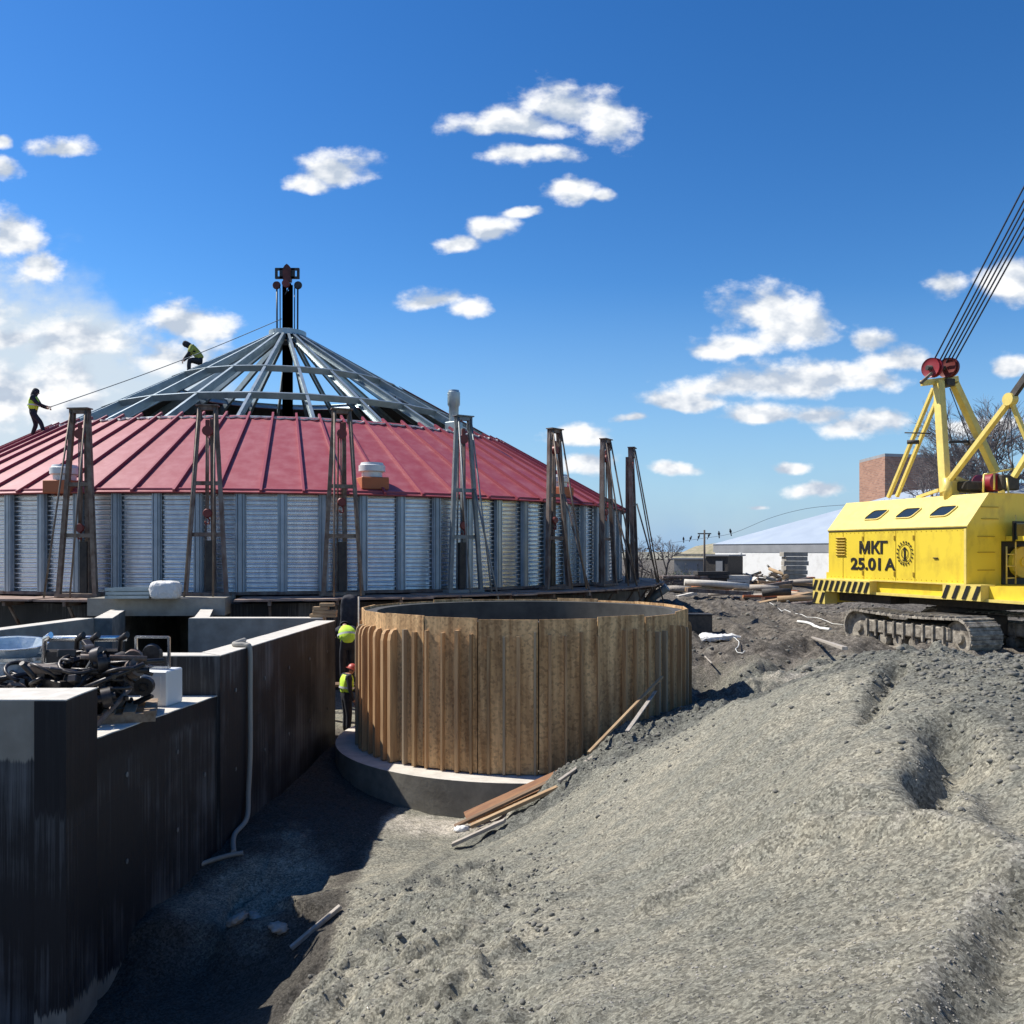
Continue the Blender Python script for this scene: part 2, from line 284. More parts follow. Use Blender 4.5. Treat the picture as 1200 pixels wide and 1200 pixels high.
# bitumen with drip streaks; bare concrete above split height (object z) where wanted
def bitumen(name, split=None, foot=None, ztop=None):
    m = bpy.data.materials.new(name); m.use_nodes = True; t = m.node_tree; b = t.nodes['Principled BSDF']; nd = t.nodes.new; lk = t.links.new
    tcn = nd('ShaderNodeTexCoord'); mp_ = nd('ShaderNodeMapping'); mp_.inputs['Scale'].default_value = (16, 16, .3); lk(tcn.outputs['Object'], mp_.inputs[0])
    n = nd('ShaderNodeTexNoise'); n.inputs['Scale'].default_value = 1.6; n.inputs['Detail'].default_value = 7; n.inputs['Roughness'].default_value = .7; lk(mp_.outputs[0], n.inputs[0])
    n2 = nd('ShaderNodeTexNoise'); n2.inputs['Scale'].default_value = .9; n2.inputs['Detail'].default_value = 4; lk(tcn.outputs['Object'], n2.inputs[0])
    mul = nd('ShaderNodeMath'); mul.operation = 'MULTIPLY'; lk(n.outputs[0], mul.inputs[0]); lk(n2.outputs[0], mul.inputs[1])
    r = nd('ShaderNodeMapRange'); r.inputs[1].default_value = .235; r.inputs[2].default_value = .37; r.inputs[3].default_value = .10; lk(mul.outputs[0], r.inputs[0])
    x = nd('ShaderNodeMix'); x.data_type = 'RGBA'; x.inputs[6].default_value = (.005, .006, .010, 1); x.inputs[7].default_value = (.105, .11, .115, 1); lk(r.outputs[0], x.inputs[0])
    if ztop is not None:        # the lower coats are drippier than the last one above
        spz = nd('ShaderNodeSeparateXYZ'); lk(tcn.outputs['Object'], spz.inputs[0]); zr = nd('ShaderNodeMath'); zr.operation = 'MULTIPLY_ADD'; lk(n.outputs[0], zr.inputs[0]); zr.inputs[1].default_value = .7; lk(spz.outputs[2], zr.inputs[2])
        zm = nd('ShaderNodeMapRange'); lk(zr.outputs[0], zm.inputs[0]); zm.inputs[1].default_value = ztop+.33; zm.inputs[2].default_value = ztop+.37; zm.inputs[3].default_value = 1; zm.inputs[4].default_value = .12
        ml = nd('ShaderNodeMath'); ml.operation = 'MULTIPLY'; lk(zm.outputs[0], ml.inputs[0]); lk(r.outputs[0], ml.inputs[1]); lk(ml.outputs[0], x.inputs[0])
    last = x.outputs[2]; b.inputs['Roughness'].default_value = .55; b.inputs['Specular IOR Level'].default_value = .35
    sp_ = nd('ShaderNodeSeparateXYZ'); lk(tcn.outputs['Object'], sp_.inputs[0])
    def zmask(z0, amp, below):
        mm = nd('ShaderNodeMath'); mm.operation = 'MULTIPLY_ADD'; lk(n.outputs[0], mm.inputs[0]); mm.inputs[1].default_value = amp; lk(sp_.outputs[2], mm.inputs[2])
        rr = nd('ShaderNodeMapRange'); lk(mm.outputs[0], rr.inputs[0]); rr.inputs[1].default_value = z0+amp*.5-.015; rr.inputs[2].default_value = z0+amp*.5+.015
        if below: rr.inputs[3].default_value = 1; rr.inputs[4].default_value = 0
        return rr.outputs[0]
    cn = nd('ShaderNodeTexNoise'); cn.inputs['Scale'].default_value = 5; cn.inputs['Detail'].default_value = 9; lk(tcn.outputs['Object'], cn.inputs[0])
    cm = nd('ShaderNodeMix'); cm.data_type = 'RGBA'; cm.inputs[6].default_value = (.17, .155, .125, 1); cm.inputs[7].default_value = (.36, .33, .275, 1); lk(cn.outputs[0], cm.inputs[0])
    for z0, amp, below in ([(split, .28, False)] if split is not None else [])+([(foot, .5, True)] if foot is not None else []):
        x2 = nd('ShaderNodeMix'); x2.data_type = 'RGBA'; lk(zmask(z0, amp, below), x2.inputs[0]); lk(last, x2.inputs[6]); lk(cm.outputs[2], x2.inputs[7]); last = x2.outputs[2]
        if below: cm2 = x2
    lk(last, b.inputs['Base Color'])
    sxy = nd('ShaderNodeMath'); lk(sp_.outputs[0], sxy.inputs[0]); lk(sp_.outputs[1], sxy.inputs[1]); cxz = nd('ShaderNodeCombineXYZ'); lk(sxy.outputs[0], cxz.inputs[0]); lk(sp_.outputs[2], cxz.inputs[1])
    bk_ = nd('ShaderNodeTexBrick'); bk_.inputs['Scale'].default_value = 1; bk_.inputs['Brick Width'].default_value = 1.22; bk_.inputs['Row Height'].default_value = 2.44; bk_.inputs['Mortar Size'].default_value = .008; bk_.offset = 0
    lk(cxz.outputs[0], bk_.inputs[0]); ad_ = nd('ShaderNodeMath'); ad_.operation = 'MULTIPLY_ADD'; lk(bk_.outputs['Fac'], ad_.inputs[0]); ad_.inputs[1].default_value = -1.2; lk(n.outputs[0], ad_.inputs[2])
    bp = nd('ShaderNodeBump'); bp.inputs['Strength'].default_value = .45; bp.inputs['Distance'].default_value = .015; lk(ad_.outputs[0], bp.inputs['Height']); lk(bp.outputs[0], b.inputs['Normal'])
    return m
MT['bit'] = bitumen('bitumen_coating'); MT['bit_foot'] = bitumen('bitumen_coating_bare_foot', foot=.62, ztop=2.92); MT['bit_pillar'] = bitumen('bitumen_coating_pillar', foot=.75, ztop=2.62); MT['bit_split'] = bitumen('half_coated_concrete', split=3.12)
# OSB
def osb():
    m = bpy.data.materials.new('osb_board'); m.use_nodes = True; t = m.node_tree; b = t.nodes['Principled BSDF']; nd = t.nodes.new; lk = t.links.new
    tcn = nd('ShaderNodeTexCoord'); v = nd('ShaderNodeTexVoronoi'); v.inputs['Scale'].default_value = 26; lk(tcn.outputs['Object'], v.inputs[0])
    mp_ = nd('ShaderNodeMapping'); mp_.inputs['Scale'].default_value = (7, 7, .5); lk(tcn.outputs['Object'], mp_.inputs[0])
    n = nd('ShaderNodeTexNoise'); n.inputs['Scale'].default_value = 1.2; n.inputs['Detail'].default_value = 8; lk(mp_.outputs[0], n.inputs[0])
    r = nd('ShaderNodeValToRGB'); lk(n.outputs[0], r.inputs[0]); r.color_ramp.elements[0].position = .32; r.color_ramp.elements[0].color = (.30, .17, .075, 1); r.color_ramp.elements[1].position = .68; r.color_ramp.elements[1].color = (.72, .48, .25, 1)
    sx = nd('ShaderNodeSeparateColor'); lk(v.outputs['Color'], sx.inputs[0])
    x = nd('ShaderNodeMix'); x.data_type = 'RGBA'; x.blend_type = 'MULTIPLY'; x.inputs[0].default_value = .75; lk(r.outputs[0], x.inputs[6])
    rr = nd('ShaderNodeValToRGB'); lk(sx.outputs[0], rr.inputs[0]); rr.color_ramp.elements[0].color = (.62, .58, .52, 1); rr.color_ramp.elements[1].color = (1.2, 1.15, 1.05, 1); rr.color_ramp.elements[1].position = .6
    lk(rr.outputs[0], x.inputs[7]); lk(x.outputs[2], b.inputs['Base Color']); b.inputs['Roughness'].default_value = .8
    bp = nd('ShaderNodeBump'); bp.inputs['Strength'].default_value = .3; bp.inputs['Distance'].default_value = .005; lk(sx.outputs[0], bp.inputs['Height']); lk(bp.outputs[0], b.inputs['Normal'])
    return m
MT['osb'] = osb()
# soil
def soil():
    m = bpy.data.materials.new('sand_and_soil'); m.use_nodes = True; t = m.node_tree; b = t.nodes['Principled BSDF']; nd = t.nodes.new; lk = t.links.new
    tcn = nd('ShaderNodeTexCoord')
    def noise(s, d=8, r=.6):
        n = nd('ShaderNodeTexNoise'); n.inputs['Scale'].default_value = s; n.inputs['Detail'].default_value = d; n.inputs['Roughness'].default_value = r; lk(tcn.outputs['Object'], n.inputs[0]); return n.outputs[0]
    def mixc(f, a, b_):
        x = nd('ShaderNodeMix'); x.data_type = 'RGBA'
        for i, q in ((0, f), (6, a), (7, b_)):
            if isinstance(q, tuple): x.inputs[i].default_value = (*q, 1)
            else: lk(q, x.inputs[i])
        return x.outputs[2]
    def rng(v, a, b_, c=0, d_=1):
        r = nd('ShaderNodeMapRange'); lk(v, r.inputs[0]); r.inputs[1].default_value = a; r.inputs[2].default_value = b_; r.inputs[3].default_value = c; r.inputs[4].default_value = d_; return r.outputs[0]
    big = noise(.55, 6); fine = noise(62, 7, .8); mid = noise(5, 8, .65)
    sand = mixc(rng(big, .4, .62), (.232, .220, .172), (.325, .298, .228))
    sand = mixc(rng(mid, .35, .7), sand, (.192, .189, .155))
    mps = nd('ShaderNodeMapping'); mps.inputs['Rotation'].default_value = (0, 0, 1.15); mps.inputs['Scale'].default_value = (.35, 2.6, 1); lk(tcn.outputs['Object'], mps.inputs[0])
    sn = nd('ShaderNodeTexNoise'); sn.inputs['Scale'].default_value = 1.3; sn.inputs['Detail'].default_value = 9; sn.inputs['Roughness'].default_value = .7; lk(mps.outputs[0], sn.inputs[0])
    sand = mixc(rng(sn.outputs[0], .46, .78), sand, (.165, .168, .142))
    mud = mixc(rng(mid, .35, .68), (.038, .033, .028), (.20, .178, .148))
    pale = mixc(rng(mid, .35, .68), (.34, .31, .25), (.52, .47, .39))
    at = nd('ShaderNodeAttribute'); at.attribute_name = 'zone'; sc_ = nd('ShaderNodeSeparateColor'); lk(at.outputs['Color'], sc_.inputs[0])
    def zone(o):
        a = nd('ShaderNodeMath'); a.operation = 'MULTIPLY_ADD'; lk(mid, a.inputs[0]); a.inputs[1].default_value = .9; lk(sc_.outputs[o], a.inputs[2]); return rng(a.outputs[0], .72, 1.2)
    clump = mixc(rng(noise(9, 8, .7), .35, .65), (.065, .066, .058), (.19, .19, .16)); c = mixc(zone(2), sand, clump); c = mixc(zone(0), c, mud); c = mixc(zone(1), c, pale)
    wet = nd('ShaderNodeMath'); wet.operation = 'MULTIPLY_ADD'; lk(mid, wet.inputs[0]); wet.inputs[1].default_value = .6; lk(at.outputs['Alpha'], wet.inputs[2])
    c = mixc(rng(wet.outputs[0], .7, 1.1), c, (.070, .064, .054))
    x = nd('ShaderNodeMix'); x.data_type = 'RGBA'; x.blend_type = 'MULTIPLY'; x.inputs[0].default_value = 1; lk(c, x.inputs[6])
    g = nd('ShaderNodeCombineColor'); gr = rng(fine, .3, .7, .3, 1.75)
    for i in range(3): lk(gr, g.inputs[i])
    lk(g.outputs[0], x.inputs[7]); lk(x.outputs[2], b.inputs['Base Color']); b.inputs['Roughness'].default_value = .95; b.inputs['Specular IOR Level'].default_value = .2
    vo = nd('ShaderNodeTexVoronoi'); vo.inputs['Scale'].default_value = 48; lk(tcn.outputs['Object'], vo.inputs[0]); vs_ = nd('ShaderNodeSeparateColor'); lk(vo.outputs['Color'], vs_.inputs[0])
    x2 = nd('ShaderNodeMix'); x2.data_type = 'RGBA'; x2.blend_type = 'MULTIPLY'; x2.inputs[0].default_value = .9; lk(x.outputs[2], x2.inputs[6]); g2 = nd('ShaderNodeCombineColor'); gv = rng(vs_.outputs[0], 0, 1, .5, 1.55)
    for i in range(3): lk(gv, g2.inputs[i])
    lk(g2.outputs[0], x2.inputs[7]); lk(x2.outputs[2], b.inputs['Base Color'])
    ad = nd('ShaderNodeMath'); ad.operation = 'MULTIPLY_ADD'; lk(fine, ad.inputs[0]); ad.inputs[1].default_value = .5; lk(mid, ad.inputs[2])
    bp = nd('ShaderNodeBump'); bp.inputs['Strength'].default_value = .9; bp.inputs['Distance'].default_value = .038; lk(ad.outputs[0], bp.inputs['Height']); lk(bp.outputs[0], b.inputs['Normal'])
    return m
MT['soil'] = soil()
MT['stone'] = mat('grey_gravel', (.15, .145, .13), .9, col2=(.34, .32, .28), scale=1.5, detail=2, contrast=(.4, .6))
MT['clod'] = mat('dry_clod', (.12, .118, .105), .95, col2=(.20, .19, .16), scale=3, bump=(22, .7, .02))
MT['timber_up'] = mat('batten_wood', (.40, .26, .13), .85, col2=(.26, .15, .07), scale=2, stretch=(9, 9, .6), detail=9, bump=(40, .3, .004))
MT['greywood_up'] = mat('grey_batten_wood', (.28, .22, .15), .85, col2=(.40, .31, .20), scale=2, stretch=(9, 9, .6), detail=9)
MT['orangewood'] = mat('orange_board', (.34, .16, .06), .7, col2=(.22, .09, .035), scale=3, stretch=(1, 6, 6), detail=8)
MT['oldwood'] = mat('dark_board', (.12, .075, .045), .85, col2=(.20, .13, .08), scale=3, stretch=(1, 6, 6))
MT['gloss_black'] = mat('oily_black_steel', (.014, .013, .015), .42, .3, col2=(.06, .05, .045), scale=9)
MT['dyellow'] = mat('dark_seam_yellow', (.45, .30, .02), .6)  # darker yellow for seams, louvres, hinges, rivets and rungs
MT['hoist2'] = mat('dark_red_sheave', (.26, .02, .03), .45)
MT['gsteel2'] = mat('grey_shed_sheet', (.24, .25, .25), .7, col2=(.34, .34, .33), scale=1)
MT['woods'] = mat('bare_woods', (.06, .055, .045), .95, col2=(.11, .095, .07), scale=.2)
MT['hedge'] = mat('hedge_leaf', (.08, .11, .045), .9, col2=(.13, .15, .07), scale=3)
MT['ylog'] = mat('yellow_pole', (.45, .38, .14), .8)

MT['stiff'] = mat('galvanised_stiffener', (.28, .34, .39), .45, .45, col2=(.38, .44, .49), scale=2.5)
MT['darkred'] = mat('sooty_red_steel', (.055, .016, .016), .6, .2, col2=(.12, .035, .03), scale=5)
MT['void'] = mat('dark_inner_form', (.035, .035, .035), .9, col2=(.07, .07, .065), scale=2)
MT['batten_osb'] = mat('brown_batten', (.56, .36, .18), .85, col2=(.34, .20, .10), scale=2, stretch=(9, 9, .6), detail=9, bump=(40, .3, .004))
MT['footing'] = mat('dark_warm_concrete', (.15, .135, .11), .9, col2=(.26, .24, .195), scale=2.5, detail=9, bump=(18, .35, .01))  # darker, warmer concrete for the side of the footing
# ------------------------------------------------------------------ terrain
CPX = [(120,1150,-2.05),(150,1195,-2.15),(250,1190,-2.1),(237,1000,-1.54),(180,1080,-1.62),(260,1072,-1.56),(330,1048,-1.48),(280,1000,-1.48),
 (250,1118,-1.98),(320,1082,-1.9),(290,1150,-2.05),(300,975,-1.42),(393,880,-1.36),(440,960,-1.45),(500,970,-1.5),(560,985,-1.45),(400,1000,-1.5),(380,1040,-1.65),
 (350,1110,-1.75),(310,1190,-1.75),(400,1190,-1.05),(500,1190,-.5),(600,1190,-.12),(800,1190,.38),(1000,1190,.72),(1190,1190,.88),
 (450,1080,-1.2),(550,1080,-.75),(700,1080,-.15),(850,1080,.28),(1000,1080,.62),(1180,1080,.86),
 (600,1010,-.95),(700,1000,-.35),(850,1000,.22),(1000,1000,.68),(1180,1000,.95),(650,960,-.85),(750,930,-.18),(850,900,.46),(1000,900,.95),(1150,900,1.05),
 (720,873,-.36),(800,832,-.12),(620,965,-1.05),(700,908,-.42),(780,870,.05),(860,833,.50),(940,798,1.0),(1000,770,1.36),(1050,767,1.44),(1100,769,1.42),(1150,776,1.32),(1200,781,1.28),(1290,788,1.2),(1300,1000,1.0),(1300,1190,.95),
 (630,925,-1.05),(590,955,-1.4)]
pts = [P(px, 0, 1) for px, _, _ in CPX]
ctrl = []
for px, py, z in CPX:
    Y = (HC-z)*FX/(py-HY); ctrl.append(((px-600)/FX*Y, Y, z))
ctrl += [(-5,8,-2.1),(-5,10.5,-1.9),(-5,6,-2.1),(-3,6,-1.95),(-3.6,16,-1.4),(-3.6,19.5,-1.4),(-2.5,21.5,-1.2),(.2,14,-1.5),(.2,17,-1.5),(.2,21,-1.0),(3.9,17.6,-.35),(4.2,14.6,-.02),
 (3.8,21,-.1),(5,15.4,.05),(7,15,.15),(9,14.5,.2),(3.1,12.5,.05),(2.2,12.7,-.2),(1.2,13.0,-.55),(4.4,12.0,.45),(5.6,11.8,.6),(7,11.6,.7),(6,18,0),(10,17,.1),(5,24,0),(10,24,0),(16,20,.1),(16,30,0),(8,32,0),(22,14,.6),(22,40,0),(-20,20,-.5),(-10,6,-1.5),
 (-12,12,-1.2),(-2,2,-.6),(0,2,.45),(0,0,.6),(2,1.5,.9),(5,1,1),(-4,1,-.6),(8,4,1),(12,9,1),(-10,0,-.5),(8,-5,.8),(-6,-6,.2),(1.0,3.2,.62)]
ctrl = np.array(ctrl)
def tps_fit(c, lam=.01):
    n = len(c); d = np.hypot(c[:, None, 0]-c[None, :, 0], c[:, None, 1]-c[None, :, 1]); K = d  # linear kernel keeps slopes tame
    K = np.where(d > 0, d*d*np.log(d+1e-9), 0)*.35 + 0
    A = np.zeros((n+3, n+3)); A[:n, :n] = K+lam*np.eye(n); Q = np.c_[np.ones(n), c[:, :2]]; A[:n, n:] = Q; A[n:, :n] = Q.T
    return np.linalg.solve(A, np.r_[c[:, 2], np.zeros(3)])
WT = tps_fit(ctrl)
def base(x, y):
    x = np.asarray(x, float); y = np.asarray(y, float); s = WT[-3]+WT[-2]*x+WT[-1]*y
    for i, (a, b, _) in enumerate(ctrl):
        d2 = (x-a)**2+(y-b)**2; s = s+WT[i]*.35*.5*d2*np.log(d2+1e-12)
    far = ss(20, 34, np.hypot(x-2, y-8)); s = s*(1-far)+0*far
    return np.clip(s, -2.3, 1.6)
def polydist(x, y, pl):
    best = np.full(np.shape(x), 1e9)
    sg = np.zeros(np.shape(x))
    for (a, b) in zip(pl[:-1], pl[1:]):
        ax, ay = a; bx, by = b; L2 = (bx-ax)**2+(by-ay)**2
        t = np.clip(((x-ax)*(bx-ax)+(y-ay)*(by-ay))/L2, 0, 1); dx = x-ax-t*(bx-ax); dy = y-ay-t*(by-ay); d_ = np.hypot(dx, dy)
        cr = (bx-ax)*(y-ay)-(by-ay)*(x-ax); k = d_ < best; best = np.where(k, d_, best); sg = np.where(k, np.sign(cr), sg)
    return best, sg
def march(px, py, fn, y0=1.8, y1=60):
    ys = np.geomspace(y0, y1, 900); xs = (px-600)/FX*ys; zs = HC-(py-HY)/FX*ys
    g = fn(xs, ys); k = np.where(zs <= g)[0]
    i = k[0] if len(k) else len(ys)-1
    return Vector((xs[i], ys[i], float(g[i])))
def PL(*pp): return [tuple(march(px, py, base)[:2]) for px, py in pp]
RIDGES = [(PL((760,1065),(860,1012),(930,985),(1010,972),(1100,975),(1165,992)), .10, .10), (PL((1065,1195),(1105,1120),(1150,1062),(1190,1010)), .09, .13),
          (PL((860,975),(950,945),(1040,932)), .06, .09), (PL((500,1130),(600,1090),(690,1035)), .05, .12), (PL((330,1185),(420,1120),(480,1060),(560,1020)), .10, .12),
          (PL((360,1130),(470,1040),(520,1005)), .07, .1), (PL((700,905),(780,860),(860,835)), .10, .2)]
GULLY = [(PL((1052,778),(1036,800),(1020,840)), .16, .10), (PL((1105,850),(1118,870),(1100,905)), .30, .16), (PL((1085,905),(1100,940)), .2, .1),
         (PL((900,786),(925,790),(950,788)), .30, .28), (PL((1195,1060),(1165,1140),(1140,1195)), .18, .22), (PL((990,1010),(1070,985)), .0, .1), (PL((1150,890),(1195,960)), .12, .15)]
CREST = PL((620,965),(700,908),(780,870),(860,833),(940,798),(1000,770))
FANEDGE = PL((150,1100),(182,1084),(250,1083),(262,1068),(335,1052))
RUTS = [[(5.5, 19), (8, 23), (7, 30), (3, 40)], [(7.3, 18.5), (10, 23), (9, 31), (5, 42)], [(4.4, 21), (6, 26), (4.5, 36)], [(12, 30), (6, 33), (-2, 42)], [(15, 33), (8, 36.5), (0, 46)]]
def ground(x, y):
    x = np.asarray(x, float); y = np.asarray(y, float); z = base(x, y)
    pile = ss(-1.6, .6, x-(-.05*(y-8)))*ss(13, 10.5, y)        # the big sand heap
    pit = ss(-1.2, -2.2, x)*ss(20, 18, y)
    dcr, scr = polydist(x, y, CREST); bank = ss(.05, .5, dcr*scr)*ss(8.8, 9.8, y)*ss(17.5, 15.5, y)*ss(-.9, 0, x)*ss(10, 6, x)
    bank = np.maximum(bank, ss(3.2, 3.8, x)*ss(8, 6.5, x)*ss(14, 15, y)*ss(20.5, 18.5, y)); z = z+.22*ss(3.4, 4.2, x)*np.exp(-((x-5.2)/1.3)**2-((y-16.6)/1.0)**2)
    rough = .25+.75*np.clip(ss(.8, -.6, x)*ss(-2.4, -1.6, x)*ss(10.5, 8.5, y)*.85+bank*1.0+ss(3.2, 4.6, x)*ss(6, 8, y)*.6, 0, 1)
    z = z+rough*(.13*fbm(x*1.1, y*1.1, 3, 6, .55))
    wx = x+.25*fbm(x*1.3, y*1.3, 71, 3); wy = y+.25*fbm(x*1.3, y*1.3, 77, 3)
    rid = 1-np.abs(fbm(wx*1.7, wy*1.7, 31, 4, .5))*3.2
    z = z+np.clip(rough-.35, 0, 1)*(.10*np.clip(rid, -1, 1)+.06*(1-np.abs(fbm(wx*4.1+3, wy*4.1, 37, 3, .5))*3.4))
    leftm = ss(.7, -.3, x)*ss(-2.4, -1.9, x)*ss(10.8, 9.2, y); z = z+leftm*(.065*np.clip(1-np.abs(fbm(wx*1.0+.6*wy, wy*1.5-.5*wx, 131, 4, .5))*4, -1, 1)+.022*np.clip(1-np.abs(fbm(wx*3, wy*3.6, 137, 3))*4, -1, 1))
    z = z+.012*fbm(x*7, y*7, 9, 4, .6)*(1+2.2*rough)
    lump = np.clip(fbm(x*3.1, y*3.1, 51, 3, .5)-.16, 0, 1); z = z+rough*lump*.25
    # flow streaks down the heap
    z = z+pile*.02*fbm((x*.6-y*.25)*2+y*3.2, x*.6, 22, 4, .6)
    wy2 = .08*fbm(x*2, y*2, 91, 3)
    for pl, h, w in RIDGES:
        d_, s_ = polydist(x+wy2, y+wy2, pl); z = z+h*np.exp(-(d_/w)**2)
    for pl, h, w in GULLY:
        d_, s_ = polydist(x+wy2, y+wy2, pl); z = z-h*np.exp(-(d_/w)**2)
    d_, s_ = polydist(x+.1*fbm(x*3, y*3, 14, 3), y+.1*fbm(x*3+5, y*3, 15, 3), FANEDGE); z = z-.13*ss(-.03, .05, -d_*s_)*ss(.9, .3, d_)*ss(-1.9, -2.3, x)
    # yard: mud and wheel ruts
    yard = ss(16.5, 20, y)*ss(3.2, 4.5, x+.0*y)+ss(30, 36, y)
    yard = np.clip(yard, 0, 1)*ss(150, 60, np.hypot(x, y))
    z = z+yard*(.36*fbm(x*.32, y*.32, 41, 5, .6)+.10*fbm(x*1.5, y*1.5, 45, 4, .6)+.06)
    for pl in RUTS:
        d_, s_ = polydist(x+.3*fbm(x*.5, y*.5, 61, 3), y, pl); z = z-yard*.16*np.exp(-(d_/.35)**2)+yard*.10*np.exp(-((d_-.65)/.25)**2)
    # hole beside the formwork
    z = z-.7*np.exp(-(((x-4.35)/.55)**2+((y-19.6)/1.2)**2))
    z = z-.35*np.exp(-(((x-5.0)/.8)**2+((y-15.8)/.5)**2))
    # the heap must not creep over the concrete
    return z
def axis(lo, hi, parts):
    a = [lo]
    while a[-1] < hi: a.append(a[-1]+parts(a[-1]))
    return np.array(a)
xs = axis(-700, 700, lambda v: .034 if -4.4 <= v < 5 else (.07 if -5 < v < 12 else max(.12, .045*(abs(v)-4))))
ys = axis(-60, 1500, lambda v: max(.02, .0052*v) if 2 <= v < 24 else (max(.12, .014*v) if v >= 24 else max(.15, .2*abs(v-2))))
X, Y = np.meshgrid(xs, ys); Z = ground(X, Y)
far = ss(60, 140, np.hypot(X, Y)); Z = Z*(1-far)
nx, ny = len(xs), len(ys)
me = bpy.data.meshes.new('ground'); me.vertices.add(nx*ny); me.vertices.foreach_set('co', np.c_[X.ravel(), Y.ravel(), Z.ravel()].ravel())
ii = (np.arange(ny-1)[:, None]*nx+np.arange(nx-1)[None, :]).ravel(); q = np.c_[ii, ii+1, ii+1+nx, ii+nx]
me.loops.add(q.size); me.polygons.add(len(q)); me.loops.foreach_set('vertex_index', q.ravel()); me.polygons.foreach_set('loop_start', np.arange(len(q))*4)
me.polygons.foreach_set('use_smooth', np.ones(len(q), bool)); me.update()
ca = me.color_attributes.new('zone', 'FLOAT_COLOR', 'POINT')
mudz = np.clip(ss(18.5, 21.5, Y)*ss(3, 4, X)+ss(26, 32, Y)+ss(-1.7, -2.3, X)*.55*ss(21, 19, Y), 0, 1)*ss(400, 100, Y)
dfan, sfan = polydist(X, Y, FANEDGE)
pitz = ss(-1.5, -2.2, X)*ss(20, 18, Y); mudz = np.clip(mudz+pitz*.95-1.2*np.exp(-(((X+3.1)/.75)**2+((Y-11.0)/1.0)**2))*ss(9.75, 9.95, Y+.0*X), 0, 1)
palez = np.exp(-(((X+1.1)/1.3)**2+((Y-13.2)/.75)**2))*.9+.4*np.exp(-(((X-6)/1.8)**2+((Y-18.6)/1.0)**2))+.5*np.exp(-(((X-5.5)/1.5)**2+((Y-16.4)/1.2)**2))
for pl, h, w in RIDGES[:2]:
    dd, _ = polydist(X, Y, pl); palez = palez+.32*np.exp(-(dd/.15)**2)
palez = np.clip(palez, 0, 1)
w_ = .5*fbm(X*.9, Y*.9, 81, 4)
edge = (X+w_*.6-.35)-(Y-10.4)*1.45*0; line = ss(-.25, .35, (Y+w_)-(12.15-.62*(X-.4)*0)-.0)
dcl, scl = polydist(X+w_*.3, Y+w_*.3, CREST)
bankz = ss(-.15, .15, dcl*scl)*ss(-.9, -.4, X)*ss(17, 15.5, Y)*ss(8.8, 9.6, Y)*ss(8, 6, X)
rightz = ss(2.7, 3.6, X+w_)*ss(5.2, 6.4, Y+w_)*ss(11.5, 10.3, Y)*.6+ss(2.55, 2.9, X+w_*.3)*ss(5.5, 4.2, Y)*.8
clz = np.clip(bankz+rightz+ss(13.5, 15, Y)*ss(20.5, 19, Y)*ss(2.8, 3.6, X), 0, 1)
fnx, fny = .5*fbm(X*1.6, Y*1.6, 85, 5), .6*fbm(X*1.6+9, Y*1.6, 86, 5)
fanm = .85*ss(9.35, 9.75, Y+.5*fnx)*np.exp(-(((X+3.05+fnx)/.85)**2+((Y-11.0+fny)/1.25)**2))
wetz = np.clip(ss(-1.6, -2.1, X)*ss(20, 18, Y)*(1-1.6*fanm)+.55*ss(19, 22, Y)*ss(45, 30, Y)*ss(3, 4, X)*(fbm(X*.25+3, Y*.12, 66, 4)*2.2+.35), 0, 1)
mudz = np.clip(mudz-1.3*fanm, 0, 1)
ca.data.foreach_set('color', np.c_[mudz.ravel(), palez.ravel(), clz.ravel(), wetz.ravel()].astype(np.float32).ravel())
me.materials.append(MT['soil']); go = bpy.data.objects.new('ground', me); C.objects.link(go); go['kind'] = 'structure'
def gz(x, y): return float(ground(np.array([x]), np.array([y]))[0])
def hit(px, py): return march(px, py, ground)
# scattered gravel and clods
def blob(mb, c, r, rnd, sub=1):
    bm = bmesh.new(); bmesh.ops.create_icosphere(bm, subdivisions=sub, radius=1); a = [rnd.uniform(.6, 1.3) for _ in range(3)]; rot = Euler([rnd.uniform(0, 6) for _ in range(3)]).to_matrix()
    bm.verts.index_update(); vs = [Vector(c)+rot @ Vector((v.co.x*a[0], v.co.y*a[1], v.co.z*a[2]*.75))*r*rnd.uniform(.75, 1.15) for v in bm.verts]
    fs = [[v.index for v in f.verts] for f in bm.faces]; bm.free(); mb.add(vs, fs)
ICO = None
def scatter(name, n, fx, rr, m, seed):
    rnd = np.random.RandomState(seed); bm = bmesh.new(); bmesh.ops.create_icosphere(bm, subdivisions=1, radius=1); bm.verts.index_update()
    iv = np.array([v.co[:] for v in bm.verts]); f_ = np.array([[v.index for v in f.verts] for f in bm.faces]); bm.free()
    x, y = fx(rnd, n); z = ground(x, y); r = rr(rnd, len(x)); n = len(x)
    V = iv[None]*rnd.uniform(.6, 1.3, (n, 1, 3))*rnd.uniform(.75, 1.15, (n, len(iv), 1))
    th = rnd.uniform(0, 6.28, n); c_, s_ = np.cos(th)[:, None], np.sin(th)[:, None]
    V = np.stack([V[..., 0]*c_-V[..., 1]*s_, V[..., 0]*s_+V[..., 1]*c_, V[..., 2]*.7], -1)*r[:, None, None]+np.stack([x, y, z+r*.12], -1)[:, None]
    F = (f_[None]+(np.arange(n)*len(iv))[:, None, None]).reshape(-1, 3); me = bpy.data.meshes.new(name); me.vertices.add(n*len(iv)); me.vertices.foreach_set('co', V.ravel())
    me.loops.add(F.size); me.polygons.add(len(F)); me.loops.foreach_set('vertex_index', F.ravel()); me.polygons.foreach_set('loop_start', np.arange(len(F))*3); me.update(); me.materials.append(m)
    o = bpy.data.objects.new(name, me); C.objects.link(o); return o
